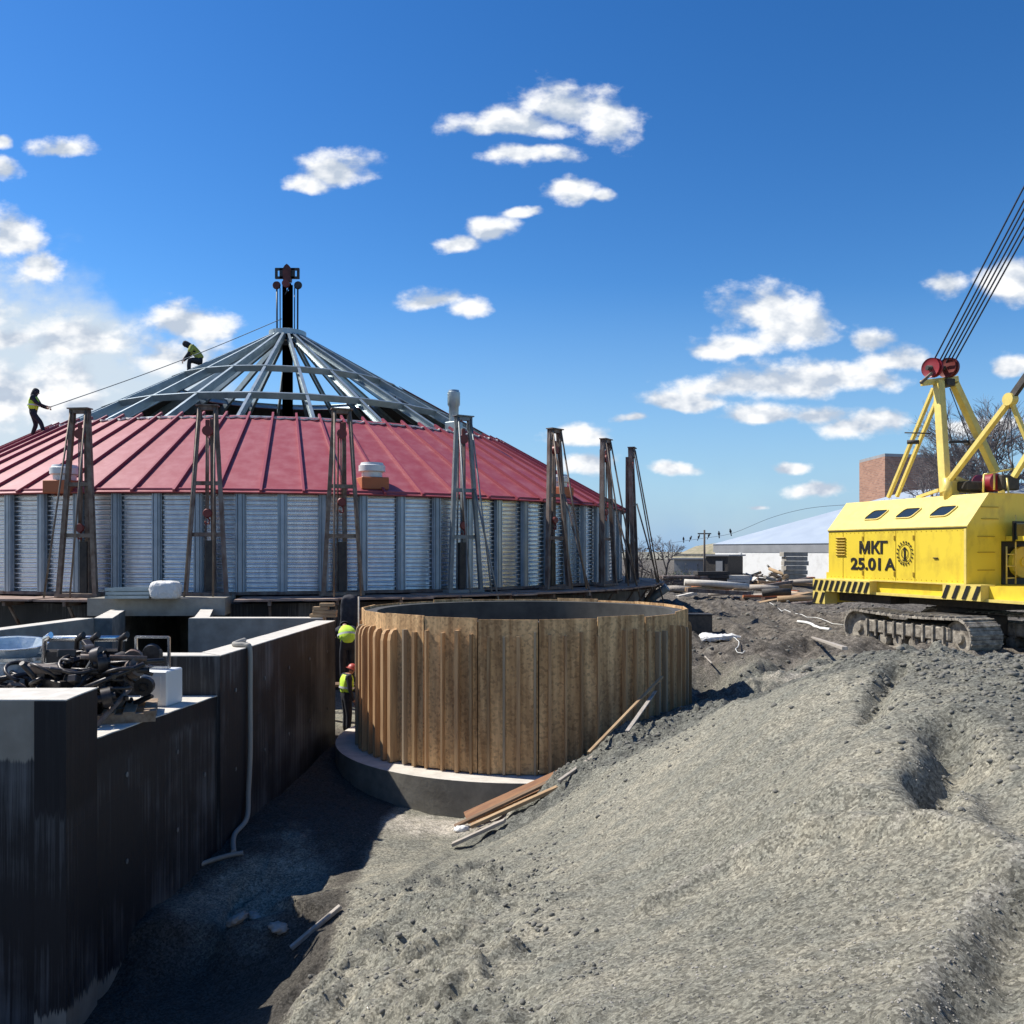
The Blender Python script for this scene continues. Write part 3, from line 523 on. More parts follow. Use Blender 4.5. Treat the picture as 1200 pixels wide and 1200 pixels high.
def near(rnd, n):
    t = rnd.uniform(0, 1, n); y = 2.6*(13/2.6)**t; u = rnd.uniform(-.42, .62, n); x = u*y; k = (x > -1.9)|(y > 9.5)&(x > -2.6); return x[k], y[k]
o = scatter('gravel', 16000, near, lambda r, n: .003+.011*r.beta(1.0, 7, n)*1.6, MT['stone'], 5)
tag(o, 'fine grey gravel and grit strewn over the sand heap', 'gravel', kind='stuff')
def clods(rnd, n):
    a = int(n*.45); x1 = rnd.normal(4.6, .8, a); y1 = rnd.normal(7.6, 1.2, a); b = int(n*.38); x2 = rnd.uniform(.6, 4.2, b); y2 = rnd.normal(13.0, 1.2, b)
    c = n-a-b; x3 = rnd.uniform(-1.9, .6, c); y3 = rnd.uniform(5, 10.5, c); return np.r_[x1, x2, x3], np.r_[y1, y2, y3]
o = scatter('soil_clods', 3800, clods, lambda r, n: .012+.06*r.beta(1.1, 7, n), MT['clod'], 8)
tag(o, 'loose soil clods lying over the heap and the bank', 'soil clods', kind='stuff')
def yardc(rnd, n):
    y = rnd.uniform(16, 55, n); x = rnd.uniform(.09, .7, n)*y; k = (np.hypot(x-.24, y-17.4) > 4)&((x-10.5)**2+(y-23)**2 > 9); return x[k], y[k]
o = scatter('mud_lumps', 2500, yardc, lambda r, n: .03+.13*r.beta(1.1, 6, n), MT['clod'], 9)
tag(o, 'dark mud lumps churned up across the yard', 'mud lumps', kind='stuff')
# ------------------------------------------------------------------ silo
SX, SY = -9.23, 36.86; SR = 13.5; ZB = 1.34; ZE = 4.08; ZA = 11.75; NP = 80
AN = math.atan2(-SY, -SX)            # angle towards the camera
def sp_(r, a, z): return Vector((SX+r*math.cos(a), SY+r*math.sin(a), z))
def cone(t, a, off=0):
    v = sp_(SR*(1-t)+.15*(1-t), a, ZE+(ZA-ZE)*t); n = Vector((math.cos(a)*.495, math.sin(a)*.495, .869)); return v+n*off
silo = empty('grain_silo', (SX, SY, ZB), 'round corrugated steel silo with a half-covered red cone roof on a raised deck', 'silo')
def sl(mb): mb.v = [(v[0]-SX, v[1]-SY, v[2]-ZB) for v in mb.v]; return mb
nw_ = 21; nz_ = nw_*10; na = NP*2; vs = []; fs = []
for j in range(nz_+1):
    z = ZB+.04+(ZE-ZB-.06)*j/nz_
    for i in range(na):
        a = 2*math.pi*i/na; r = SR+.012+.032*math.cos(2*math.pi*j/10); vs.append(sp_(r, a, z))
for j in range(nz_):
    for i in range(na): fs.append((j*na+i, j*na+(i+1) % na, (j+1)*na+(i+1) % na, (j+1)*na+i))
mb = MB(); mb.add(vs, fs, True); sl(mb).build('wall', MT['galv'], silo)
for i in range(NP):
    a = 2*math.pi*i/NP; ct = Vector((math.cos(a), math.sin(a), 0)); tt = Vector((-math.sin(a), math.cos(a), 0)); mb = MB()
    m3 = Matrix((ct, tt, Vector((0, 0, 1)))).transposed(); zc = (ZB+ZE)/2; h = ZE-ZB-.02
    mb.box(sp_(SR+.06, a, zc), (.03, .25, h), m3); [mb.box(sp_(SR+.115, a, zc)+tt*q, (.085, .03, h-.02), m3) for q in (-.085, .085)]; mb.box(sp_(SR+.15, a, zc), (.02, .10, h-.02), m3)
    sl(mb).build('stiffener', MT['stiff'], silo)
# base channel and eave
mb = MB().lathe([(SR+.0, ZB), (SR+.17, ZB), (SR+.17, ZB+.07), (SR+.02, ZB+.08)], 160, (SX, SY, 0), smooth=False); sl(mb).build('base_channel', MT['rust'], silo)
TR = .335
mb = MB()
for i in range(NP):
    a0 = 2*math.pi*(i+.5)/NP; a1 = 2*math.pi*(i+1.5)/NP; am = (a0+a1)/2
    te = -.012; tt_ = TR+random.uniform(-.004, .004)
    A = [cone(te, a0), cone(te, a1), cone(tt_, a1), cone(tt_, a0)]; B = [cone(te, a0, .03), cone(te, a1, .03), cone(tt_, a1, .03), cone(tt_, a0, .03)]
    mb.add(A+B, [(3,2,1,0),(4,5,6,7),(0,1,5,4),(1,2,6,5),(2,3,7,6),(3,0,4,7)])
sl(mb).build('roof_sheeting', MT['red'], silo)
mb = MB()
for i in range(NP):
    a = 2*math.pi*(i+.5)/NP; tt_ = TR+.012; n = Vector((math.cos(a)*.495, math.sin(a)*.495, .869))
    mb.bar(cone(-.014, a, .07), cone(tt_, a, .07), .062, .085, n)
sl(mb).build('roof_rib', MT['redrib'], silo, 'raised dark red standing seams')
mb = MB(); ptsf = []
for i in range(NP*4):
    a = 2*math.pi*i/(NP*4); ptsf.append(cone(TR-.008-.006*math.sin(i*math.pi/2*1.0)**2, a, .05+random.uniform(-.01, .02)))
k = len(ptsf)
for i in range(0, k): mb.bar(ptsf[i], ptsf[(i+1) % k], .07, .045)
sl(mb).build('reflection_strip', MT['glint'], silo, 'pale strip standing in for the light reflection along the top of the red sheets')  # light reflection along the sheet tops, built as a pale strip
mb = MB().lathe([(SR+.20, ZE-.10), (SR+.235, ZE-.10), (SR+.235, ZE+.03), (SR+.18, ZE+.05)], 160, (SX, SY, 0), smooth=False); sl(mb).build('eave_trim', MT['redrib'], silo)
NR = 24
for i in range(NR):
    a = AN+2*math.pi*(i+.5)/NR-.035; n = Vector((math.cos(a)*.495, math.sin(a)*.495, .869)); mb = MB()
    p, q = cone(.02, a, -.16), cone(.955, a, -.16); tang = n.cross((q-p).normalized())
    mb.bar(p, q, .03, .24, n); mb.bar(p+n*.12+tang*.045, q+n*.12+tang*.045, .10, .025, n); mb.bar(p-n*.12+tang*.045, q-n*.12+tang*.045, .10, .025, n)
    sl(mb).build('rafter', MT['galv_frame'], silo)
def ring(t, w=.21, name='purlin_ring', off=-.12):
    mb = MB()
    for i in range(NR):
        a0 = AN+2*math.pi*(i+.5)/NR-.035; a1 = AN+2*math.pi*(i+1.5)/NR-.035; n = Vector((math.cos(a0)*.495, math.sin(a0)*.495, .869))
        p, q = cone(t, a0, off), cone(t, a1, off); mb.bar(p, q, .03, w, n); dn = (p-cone(t+.01, a0, off)).normalized(); mb.bar(p+n*w/2-dn*.03, q+n*w/2-dn*.03, .08, .025, n)
    sl(mb).build(name, MT['galv_frame'], silo)
for t in (TR+.005, .482, .665): ring(t)
ring(.16, .2, 'purlin_ring', -.2)
mb = MB(); TB = .645          # the far side of the cone is already sheeted higher
for i in range(-26, 17):
    a0 = AN+math.pi+2*math.pi*i/NP; a1 = a0+2*math.pi/NP
    A = [cone(TR+.002, a0), cone(TR+.002, a1), cone(TB, a1), cone(TB, a0)]; B = [v+Vector((0, 0, .03)) for v in A]
    mb.add(A+B, [(3,2,1,0),(4,5,6,7),(0,1,5,4),(1,2,6,5),(2,3,7,6),(3,0,4,7)])
sl(mb).build('roof_sheeting', MT['red'], silo, 'higher red sheets on the far side')
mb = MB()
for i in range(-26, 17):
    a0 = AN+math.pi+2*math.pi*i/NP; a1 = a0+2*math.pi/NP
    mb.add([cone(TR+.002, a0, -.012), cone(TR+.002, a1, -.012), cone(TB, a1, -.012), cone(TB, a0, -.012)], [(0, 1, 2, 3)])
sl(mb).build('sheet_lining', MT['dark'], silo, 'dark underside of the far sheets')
mb = MB().lathe([(.45, ZA-.42), (.75, ZA-.5), (.75, ZA-.28), (.45, ZA-.2), (.45, ZA-.42)], 32, (SX, SY, 0), smooth=False); sl(mb).build('peak_ring', MT['galv_frame'], silo)
# silo floor
mb = MB().lathe([(0, ZB-.02), (SR, ZB-.02)], 96, (SX, SY, 0)); sl(mb).build('floor_slab', MT['conc_dark'], silo)
# vents that sit on the sheeting
def ray_cone(px, py, t_hint=None):
    best = None
    for k in range(2000):
        Yq = 20+k*.015; v = P(px, py, Yq); r = math.hypot(v.x-SX, v.y-SY); t = 1-r/(SR+.15)
        zc = ZE+(ZA-ZE)*t
        if v.z <= zc: return v, t, math.atan2(v.y-SY, v.x-SX)
        if best is None or v.z-zc < best[0]: best = (v.z-zc, v, t, math.atan2(v.y-SY, v.x-SX))
    return best[1:]
for (px, py, r, h, m_, tall) in ((436, 568, .36, .42, 'ventcap', 0), (76, 572, .36, .42, 'ventcap', 0), (655, 578, .34, .42, 'ventcap', 0), (530, 497, .22, 1.15, 'galv_frame', 1)):
    if tall: v = cone(TR-.02, math.atan2(-.62, .78)+.62)
    else: v, t, a = ray_cone(px, py)
    if tall:
        a = None
        for k in range(400):   # place the tall stub just past the right silhouette of the cone
            aa = -1.3+k*.005; w = cone(TR+.03, aa)
            if abs(600+FX*w.x/w.y-530) < 2: a = aa; v = w
    vo = Vector(v); g = MB(); g.box(vo+Vector((0, 0, .02)), (r*2.1, r*2.1, .34), Euler((0, 0, math.atan2(vo.y-SY, vo.x-SX))).to_matrix(), .02)
    ped = sl(g).build('roof_vent', MT['orange'] if not tall else MT['galv_frame'], silo, None)
    c = MB().lathe([(0, h+.08), (r*.85, h+.08), (r*.9, h+.02), (r*1.02, h), (r*1.02, h*.62), (r*.8, h*.55), (r*.78, .1), (0, .1)], 28, vo+Vector((0, 0, .1))); sl(c).build('vent_cap', MT[m_], ped)
# ------------------------------------------------------------------ plinth, deck, tunnel
pl = empty('silo_plinth', (SX, SY, 0), 'black bitumen coated round concrete foundation under the silo deck', 'foundation')
def rl(mb, o): mb.v = [(v[0]-o.location.x, v[1]-o.location.y, v[2]-o.location.z) for v in mb.v]; return mb
RP = 14.55
TA0, TA1 = math.radians(-99.5)-.0, math.radians(-92.0)     # tunnel opening
def arcang(px, r):
    a = math.atan((px-600)/FX); u = Vector((math.sin(a), math.cos(a))); b = u.x*SX+u.y*SY; d_ = b*b-(SX*SX+SY*SY-r*r); t = b-math.sqrt(max(d_, 0)); return math.atan2(t*u.y-SY, t*u.x-SX)
TA0, TA1 = arcang(128, RP), arcang(226, RP)
mb = MB().lathe([(RP-1.6, 1.16), (RP, 1.16), (RP, -2.2), (RP-1.6, -2.2)], 150, (SX, SY, 0), a0=TA1, a1=TA0+2*math.pi); rl(mb, pl).build('foundation_wall', MT['bit'], pl, smooth=False)
mb = MB().lathe([(SR-.2, .3), (RP, .3), (RP, .8), (SR-.2, .8), (SR-.2, .3)], 20, (SX, SY, 0), a0=arcang(118, RP), a1=arcang(240, RP)) if False else MB()
# walls and roof of the dark passage, lintel slab
pa, pb = sp_(RP, TA0, 0), sp_(RP, TA1, 0); dr = Vector((math.cos((TA0+TA1)/2), math.sin((TA0+TA1)/2), 0)); tg = Vector((-dr.y, dr.x, 0)); m3 = Matrix((dr, tg, Vector((0, 0, 1)))).transposed()
mid = (pa+pb)/2; wdt = (pb-pa).length
mb = MB()
for s in (-1, 1): mb.box(mid-dr*2.5+tg*s*(wdt/2+.1)+Vector((0, 0, -.5)), (5, .2, 3.2), m3)
mb.box(mid-dr*5.1+Vector((0, 0, -.5)), (.2, wdt+.4, 3.2), m3)
rl(mb, pl).build('tunnel_wall', MT['conc_dark'], pl)
la, lb = arcang(104, 15.35), arcang(264, 15.35)
mb = MB().lathe([(SR+.25, .93), (15.42, .93), (15.42, 1.352), (SR+.25, 1.352), (SR+.25, .93)], 24, (SX, SY, 0), a0=la, a1=lb, smooth=False)
for a_ in (la, lb):
    v4 = [sp_(SR+.25, a_, .93), sp_(15.42, a_, .93), sp_(15.42, a_, 1.352), sp_(SR+.25, a_, 1.352)]; mb.add(v4, [(0, 1, 2, 3)])
rl(mb, pl).build('lintel_slab', MT['conc'], pl, 'pale grey concrete slab over the dark tunnel mouth')
dk = empty('timber_walkway', (SX, SY, 1.3), 'ring of brown planks cantilevered round the foot of the silo', 'walkway')
mb = MB(); rnd = random.Random(3)
for i in range(116):
    a0 = 2*math.pi*i/116; a1 = 2*math.pi*(i+1)/116
    am = (a0+a1)/2
    if la-.005 < (am if am < math.pi else am-2*math.pi) < lb+.005: continue
    ro = 15.3+rnd.uniform(-.12, .10); zt = 1.30+rnd.uniform(-.012, .02)
    for k in range(2):
        rA, rB = SR+.18+k*(ro-SR-.18)/2, SR+.18+(k+1)*(ro-SR-.18)/2-.02; th = .05
        t = [sp_(rA, a0, zt), sp_(rB, a0, zt), sp_(rB, a1, zt), sp_(rA, a1, zt)]; b = [v-Vector((0, 0, th)) for v in t]
        mb.add(t+b, [(0,1,2,3),(7,6,5,4),(0,4,5,1),(1,5,6,2),(2,6,7,3),(3,7,4,0)])
rl(mb, dk).build('plank_surface', MT['deckwood'], dk)
for i in range(58):
    a = 2*math.pi*(i+.5)/58
    if la-.01 < (a if a < math.pi else a-2*math.pi) < lb+.01: continue
    mb = MB(); mb.bar(sp_(RP+.003, a, 1.19), sp_(15.2, a, 1.19), .08, .11); mb.bar(sp_(RP+.01, a, .45), sp_(15.0, a, 1.12), .06, .06)
    rl(mb, dk).build('bracket', MT['rust'], dk)
mb = MB(); e0 = arcang(779, 15.2)
# steel arm that pokes out at the right-hand end of the walkway
s0 = P(742, 716, 34.5); s1 = P(782, 688, 34.0)
so = MB().tube([s0, s1], .16, 12); so = so.build('support_pipe', MT['gsteel']); tag(so, 'grey steel pipe propping the right-hand end of the walkway', 'pipe')
# ------------------------------------------------------------------ lifting jacks
JZ = 1.352
def jack(i, adeg, H, m_, label):
    a = R(adeg); p0 = sp_(14.05, a, JZ if la < a < lb else 1.325)
    j = empty('lifting_jack', p0, label, 'jack', 'lifting jacks round the silo', a)   # local x = outward, y = tangent
    w0, w1 = .50, .20
    for s in (-1, 1):
        g = MB(); b = Vector((.28, s*w0, .0)); t = Vector((.12, s*w1, H)); g.bar(b, t, .065, .115, (1, 0, 0))
        g.bar(b+Vector((.07, 0, 0)), t+Vector((.07, 0, 0)), .11, .015, (1, 0, 0)); g.build('leg', m_, j)
    g = MB(); [g.box((xx, yy, H-.16), (.03, .10, .36)) for xx in (.12, .24) for yy in (-.2, .2)]; g.box((.12, 0, H-.05), (.03, .5, .1)); g.box((.24, 0, H-.05), (.03, .5, .1)); g.box((.18, 0, H+.02), (.26, .56, .03)); g.build('head_plate', m_, j)
    for zz in (1.55, 2.85 if H > 4.6 else 2.7):
        f = zz/H; w = w0+(w1-w0)*f; g = MB(); g.bar((.2, -w, zz), (.2, w, zz), .08, .1); g.build('crossbar', m_, j)
    g = MB(); g.box((.2, 0, .04), (.34, 1.15, .08)); g.build('base_beam', m_, j)
    g = MB(); g.bar((-.02, .12, .0), (-.0, .08, H-.3), .10, .14, (1, 0, 0)); g.bar((-.02, -.10, 0), (0, -.06, H-.5), .04, .04, (1, 0, 0)); g.build('mast_post', m_, j)
    g = MB(); g.box((.02, .03, .75), (.16, .2, 1.3)); g.build('lift_cylinder', MT['black'], j)
    g = MB(); zt = H-.45; hk = 1.62+(i % 3)*.35 if i != 3 else 1.75
    g.tube([(.18, -.035, zt), (.18, -.02, hk+.2)], .014, 5); g.tube([(.18, .035, zt), (.18, .02, hk+.2)], .014, 5); g.tube([(.18, 0, zt), (.18, .005, hk+.2)], .01, 5)
    ch = g.build('chain', MT['rust'], j)
    g = MB(); g.lathe([(0, -.05), (.13, -.05), (.13, .05), (0, .05)], 14, (.18, 0, H-.62), Matrix(((0, 0, 1), (0, 1, 0), (-1, 0, 0)))); g.box((.18, 0, H-.44), (.05, .1, .2), None, .01); g.build('pulley', MT['hoist'], j)
    g = MB(); g.lathe([(0, -.045), (.10, -.045), (.12, 0), (.10, .045), (0, .045)], 14, (.18, 0, hk+.12), Matrix(((0, 0, 1), (0, 1, 0), (-1, 0, 0))))
    g.tube([(.18, 0, hk+.02), (.18, .05, hk-.06), (.18, .03, hk-.15), (.18, -.04, hk-.15), (.18, -.06, hk-.08)], .025, 6); g.build('hook', MT['hoist'], ch)
    for s in (-1, 1):
        g = MB(); g.tube([(.26, s*.2, H-.05), (1.12, s*.34, .02)], .026, 6); g.build('brace', MT['brown'] if i != 3 else m_, j)
    if i in (3, 6, 5, 4):
        g = MB(); g.tube([(.3, .3, 2.9), (1.25, .62, -.75)], .03, 6); g.build('stay_rod', m_, j)
    return j
JK = [(-97.0, 4.75, 'brown', 'weathered steel lifting jack nearest the left edge, in front of a roof vent'),
      (-83.9, 4.80, 'rust', 'rusty lifting jack just right of the white sack on the slab'),
      (-70.4, 4.85, 'brown', 'rusty brown lifting jack immediately left of the white roof vent'),
      (-56.4, 4.90, 'gsteel', 'cool grey lifting jack with a hanging hook in the middle of the row'),
      (-42.2, 4.85, 'rust', 'brown lifting jack seen half sideways, right of the grey one'),
      (-29.7, 4.85, 'rust', 'second jack from the right end, its frame seen nearly edge on'),
      (-16.8, 4.90, 'rust', 'last lifting jack at the right end with long thin braces')]
for i, (a, H, mm, lb_) in enumerate(JK): jack(i, a, H, MT[mm], lb_)
# ------------------------------------------------------------------ central hoist mast
hm = empty('hoist_mast', (SX, SY, ZB), 'dark steel mast with pulleys rising through the peak of the silo roof', 'mast')
H0 = 14.05-ZB
g = MB(); g.bar((-.13, -.13, 0), (-.13, -.13, H0-.6), .09, .09); g.bar((.13, -.13, 0), (.13, -.13, H0-.6), .09, .09); g.bar((-.13, .13, 0), (-.13, .13, H0-.6), .09, .09); g.bar((.13, .13, 0), (.13, .13, H0-.6), .09, .09); g.bar((0, 0, 0), (0, 0, H0-.9), .2, .2)
for k in range(26): g.bar((-.13, -.14, .3+k*.45), (.13, -.14, .75+k*.45) if k % 2 else (.13, -.14, .3+k*.45), .03, .04); g.build('post', MT['black'], hm)
for z in (H0-3.05, 6.0): g = MB(); g.box((0, 0, z), (.56, .5, .22), None, .02); g.build('collar', MT['black'], hm)
for s in (-1, 1):
    g = MB(); g.bar((s*.12, -.05, H0-.35), (s*.48, -.05, H0-.35), .1, .09); g.bar((s*.12, -.05, H0+.0), (s*.48, -.05, H0+.0), .1, .09); g.bar((s*.45, -.05, H0-.39), (s*.45, -.05, H0+.04), .09, .10); g.bar((s*.24, -.05, H0-.39), (s*.24, -.05, H0+.04), .1, .14); g.build('head_frame', MT['black'], hm)
    g = MB(); g.lathe([(0, -.08), (.14, -.08), (.17, 0), (.14, .08), (0, .08)], 18, (s*.44, -.05, H0-.66), Matrix(((1, 0, 0), (0, 0, 1), (0, -1, 0)))); g.build('pulley', MT['darkred'] if s < 0 else MT['black'], hm)
    g = MB(); g.tube([(s*.43, -.05, H0-.75), (s*.42, -.05, H0-3.2)], .035, 6); g.tube([(s*.30, -.05, H0-.75), (s*.29, -.05, H0-3.2)], .022, 6); g.build('hoist_rope', MT['black'], hm)
g = MB(); g.prism([(-.15, -.15, H0-.5), (.15, -.15, H0-.5), (.17, -.15, H0+.0), (.09, -.15, H0+.13), (0, -.15, H0+.2), (-.09, -.15, H0+.13), (-.17, -.15, H0+.0)], (0, 1, 0), .28); g.build('head_block', MT['darkred'], hm)
g = MB(); g.lathe([(0, -.1), (.15, -.1), (.15, .1), (0, .1)], 18, (0, -.26, H0-.66), Matrix(((1, 0, 0), (0, 0, 1), (0, -1, 0)))); g.build('pulley', MT['hoist'], hm)
# ------------------------------------------------------------------ things on the slab
b = P(154, 702, 21.35); st = empty('steel_channel_stack', (b.x, b.y, 1.353), 'short stack of galvanised steel channels on the slab beside the sack', 'steel stack', rz=.12)
for k in range(3):
    for r_ in range(2):
        g = MB(); x0 = random.uniform(-.04, .04); z = .005+.09*k+.0; g.box((x0, -.13+r_*.26, z+.012), (1.0, .22, .012)); g.box((x0, -.23+r_*.26, z+.045), (1.0, .012, .06)); g.box((x0, -.03+r_*.26, z+.045), (1.0, .012, .06)); g.build('channel', MT['galv_frame'], st)
def sack(px, py, Yq, z0, d, m_, seed, name='sack'):
    bm = bmesh.new(); bmesh.ops.create_cube(bm, size=1); bmesh.ops.subdivide_edges(bm, edges=bm.edges[:], cuts=10, use_grid_fill=True)
    rn = random.Random(seed)
    for v in bm.verts:
        c = v.co*2; p = 4; n = (abs(c.x)**p+abs(c.y)**p+abs(c.z)**p)**(1/p); q = c/n
        k = 1+.10*float(fbm(np.array([q.x*3+seed]), np.array([q.y*3+q.z*4]), seed, 4)[0]); v.co = Vector((q.x*d[0]/2*k, q.y*d[1]/2*k, q.z*d[2]/2*k))
        if v.co.z < -d[2]*.42: v.co.z = -d[2]*.42
    me = bpy.data.meshes.new(name); bm.to_mesh(me); bm.free(); me.polygons.foreach_set('use_smooth', [True]*len(me.polygons)); me.materials.append(m_)
    o = bpy.data.objects.new(name, me); C.objects.link(o); v = P(px, py, Yq); o.location = (v.x, v.y, z0+d[2]*.42); return o
tag(sack(194, 702, 21.3, 1.353, (.68, .5, .46), MT['bag'], 2), 'full white plastic sack standing on the slab', 'sack')
# ------------------------------------------------------------------ retaining walls of the trench
ZT = 1.1
def slabwall(name, poly, z0, z1, m_, label, cap=True, group=None, capm='conc_top'):
    w = empty(name, (poly[0][0], poly[0][1], z0), label, 'wall', group); g = MB(); g.prism([(x, y, z0) for x, y in poly], (0, 0, 1), z1-z0-.012); rl(g, w).build('wall_face', m_, w)
    if cap:
        n = 24; cx = sum(p[0] for p in poly)/len(poly); cy = sum(p[1] for p in poly)/len(poly); g = MB()
        pp = []
        for i in range(len(poly)):
            a, b = Vector(poly[i]), Vector(poly[(i+1) % len(poly)]); k = max(1, int((b-a).length/.18))
            for q in range(k):
                v = a+(b-a)*q/k; d_ = (Vector((cx, cy))-v).normalized()*random.uniform(-.004, .012); pp.append((v.x+d_.x, v.y+d_.y))
        g.prism([(x, y, z1-.012) for x, y in pp], (0, 0, 1), .012+.0); rl(g, w).build('wall_top', MT[capm], w)
    return w
xA0, xA1 = -3.89, -3.53
slabwall('retaining_wall', [(xA0, 11.95), (xA1, 17.9), (xA1-.38, 17.92), (xA0-.38, 12.32)], -2.4, ZT, MT['bit'], 'long black coated concrete wall with a hose hanging over it')
slabwall('retaining_wall', [(xA0-.383, 11.952), (xA0-.003, 11.952), (xA0-.36, 12.30), (-9.3, 12.30), (-9.3, 11.952)], -2.4, ZT-.003, MT['bit'], 'black cross wall facing the viewer behind the steel pile and white crate')
slabwall('retaining_wall', [(-6.72, 18.6), (xA1-.40, 18.6), (xA1-.40, 18.95), (-6.72, 18.95)], -2.4, ZT-.006, MT['conc'], 'bare grey concrete end wall behind the long black wall')
slabwall('retaining_wall', [(-8.68, 18.6), (-9.0, 15.8), (-9.3, 12.31), (-9.65, 12.31), (-9.35, 15.8), (-9.05, 18.62)], -2.4, ZT-.002, MT['conc'], 'bare grey concrete side wall at the left of the trench below the deck')
slabwall('retaining_wall', [(-8.68+.003, 18.603), (-8.3, 18.603), (-9.15, 21.2), (-9.5, 21.2)], -2.4, ZT-.004, MT['conc_dark'], 'short dark wall flanking the tunnel mouth on its left')
slabwall('retaining_wall', [(-6.717, 18.953), (-6.4, 18.953), (-7.2, 21.6), (-7.5, 21.6)], -2.4, ZT-.008, MT['conc_dark'], 'short dark wall flanking the tunnel mouth on its right')
# pillar wall
slabwall('wall_pillar', [(-4.48, 8.40), (-4.18, 8.40), (-4.235, 9.15), (-4.48, 9.15)], -2.6, ZT, MT['bit_pillar'], 'black coated concrete pillar at the near end of the trench wall')
slabwall('retaining_wall', [(-7.2, 8.43), (-4.483, 8.43), (-4.483, 9.148), (-7.2, 9.148)], -2.6, ZT-.004, MT['bit_split'], 'concrete wall at the left edge, bare grey on top and black below')
slab = slabwall('low_retaining_wall', [(-4.30, 9.153), (-3.935, 11.948), (-7.4, 11.948), (-7.4, 9.153)], -2.6, .565, MT['bit_foot'], 'lower black coated wall block carrying the steel pile between pillar and long wall', capm='conc_top')
# inner floor of the trench
g = MB(); g.box((-6.75, 15.4, -1.5), (5.1, 6.0, .2)); o = g.build('trench_floor', MT['conc_dark']); o['kind'] = 'structure'
# ------------------------------------------------------------------ round formwork
FCX, FCY, FR = .24, 17.4, 3.13; FZ0, FZ1 = -1.085, 1.41
def fpt(r, a, z): return Vector((FCX+r*math.cos(a), FCY+r*math.sin(a), z))
fw = empty('round_formwork', (FCX, FCY, FZ0), 'round timber formwork of brown strand board panels ribbed with upright battens', 'formwork')
nP = 20
rnd = random.Random(11)
mb = MB(); mb.lathe([(FR-.30, FZ0), (FR-.30, FZ1-.06), (FR-.05, FZ1-.06)], 96, (FCX, FCY, 0)); rl(mb, fw).build('inner_form', MT['void'], fw)
fan = math.atan2(-FCY, -FCX)
for i in range(nP):
    a0 = 2*math.pi*i/nP+.06; a1 = 2*math.pi*(i+1)/nP+.06; g = MB(); k = 1; dz = rnd.uniform(-.03, .015); zb = FZ0+.01+rnd.uniform(0, .02); vs = []
    aa = [a0+.002+(a1-a0-.006)*q/k for q in range(k+1)]; dr_ = rnd.uniform(-.006, .01)
    for r_, z in ((FR+dr_, zb), (FR+dr_, FZ1+dz), (FR-.022, FZ1+dz), (FR-.022, zb)):
        vs += [fpt(r_, a, z) for a in aa]
    n = k+1; fs = []
    for b_ in range(4):
        c_ = (b_+1) % 4
        for q in range(k): fs.append((b_*n+q, b_*n+q+1, c_*n+q+1, c_*n+q))
    fs += [(0, n, 2*n, 3*n), (k, n+k, 2*n+k, 3*n+k)]
    g.add(vs, fs); panel = rl(g, fw).build('board_panel', MT['osb'], fw)
nb = 76
for i in range(nb):
    a = 2*math.pi*(i+.5)/nb+rnd.uniform(-.012, .012); w = rnd.choice((.045, .05, .06, .08)); top = FZ1-rnd.uniform(.20, .30)
    rd = Vector((math.cos(a), math.sin(a), 0)); tn = Vector((-rd.y, rd.x, 0)); g = MB()
    th_ = (a-fan+math.pi) % (2*math.pi)-math.pi; left_ = th_ < -.75; rnd_ok = left_ or th_ > 1.0
    if not left_: w *= .75
    dep = rnd.uniform(.075, .12) if left_ else rnd.uniform(.035, .065); a0_ = a; zb = FZ0+.012
    if rnd.random() < .04: continue
    if not rnd_ok:      # plain square battens across the front
        g.prism([Vector((FCX+rd.x*r_-tn.x*w/2, FCY+rd.y*r_-tn.y*w/2, z)) for r_, z in ((FR-.05, zb), (FR+.0+dep, zb), (FR+.0+dep, top), (FR-.05, top))], tn, w)
    else:     # batten with a rounded shoulder, like the cut formers in the picture
        pr = [(FR-.05, zb), (FR+.008+dep, zb), (FR+.008+dep, top-dep*1.6), (FR+.008+dep*.8, top-dep*.7), (FR+.008+dep*.4, top-dep*.15), (FR-.05, top)]
        g.prism([fpt(0, 0, 0)-Vector((FR, 0, 0))*0+Vector((0, 0, 0)) if False else Vector((FCX+rd.x*r_-tn.x*w/2, FCY+rd.y*r_-tn.y*w/2, z)) for r_, z in pr], tn, w)
    rl(g, fw).build('batten', MT['batten_osb'] if rnd.random() < .72 else rnd.choice((MT['timber_up'], MT['greywood_up'])), fw) if g.v else None
fo = MB().lathe([(0, -1.09), (3.62, -1.09), (3.64, -1.11), (3.64, -2.0)], 96, (FCX, FCY, 0), smooth=False)
# foundation drum carrying the formwork
fd = empty('formwork_footing', (FCX, FCY, -2.0), 'low round concrete footing under the timber formwork', 'footing')
g = MB().lathe([(3.60, -2.0), (3.60, -1.095)], 96, (FCX, FCY, 0)); rl(g, fd).build('footing_side', MT['footing'], fd)
g = MB().lathe([(0, -1.09), (3.60, -1.09), (3.60, -1.095)], 96, (FCX, FCY, 0), smooth=False); rl(g, fd).build('footing_top', MT['conc_top'], fd)
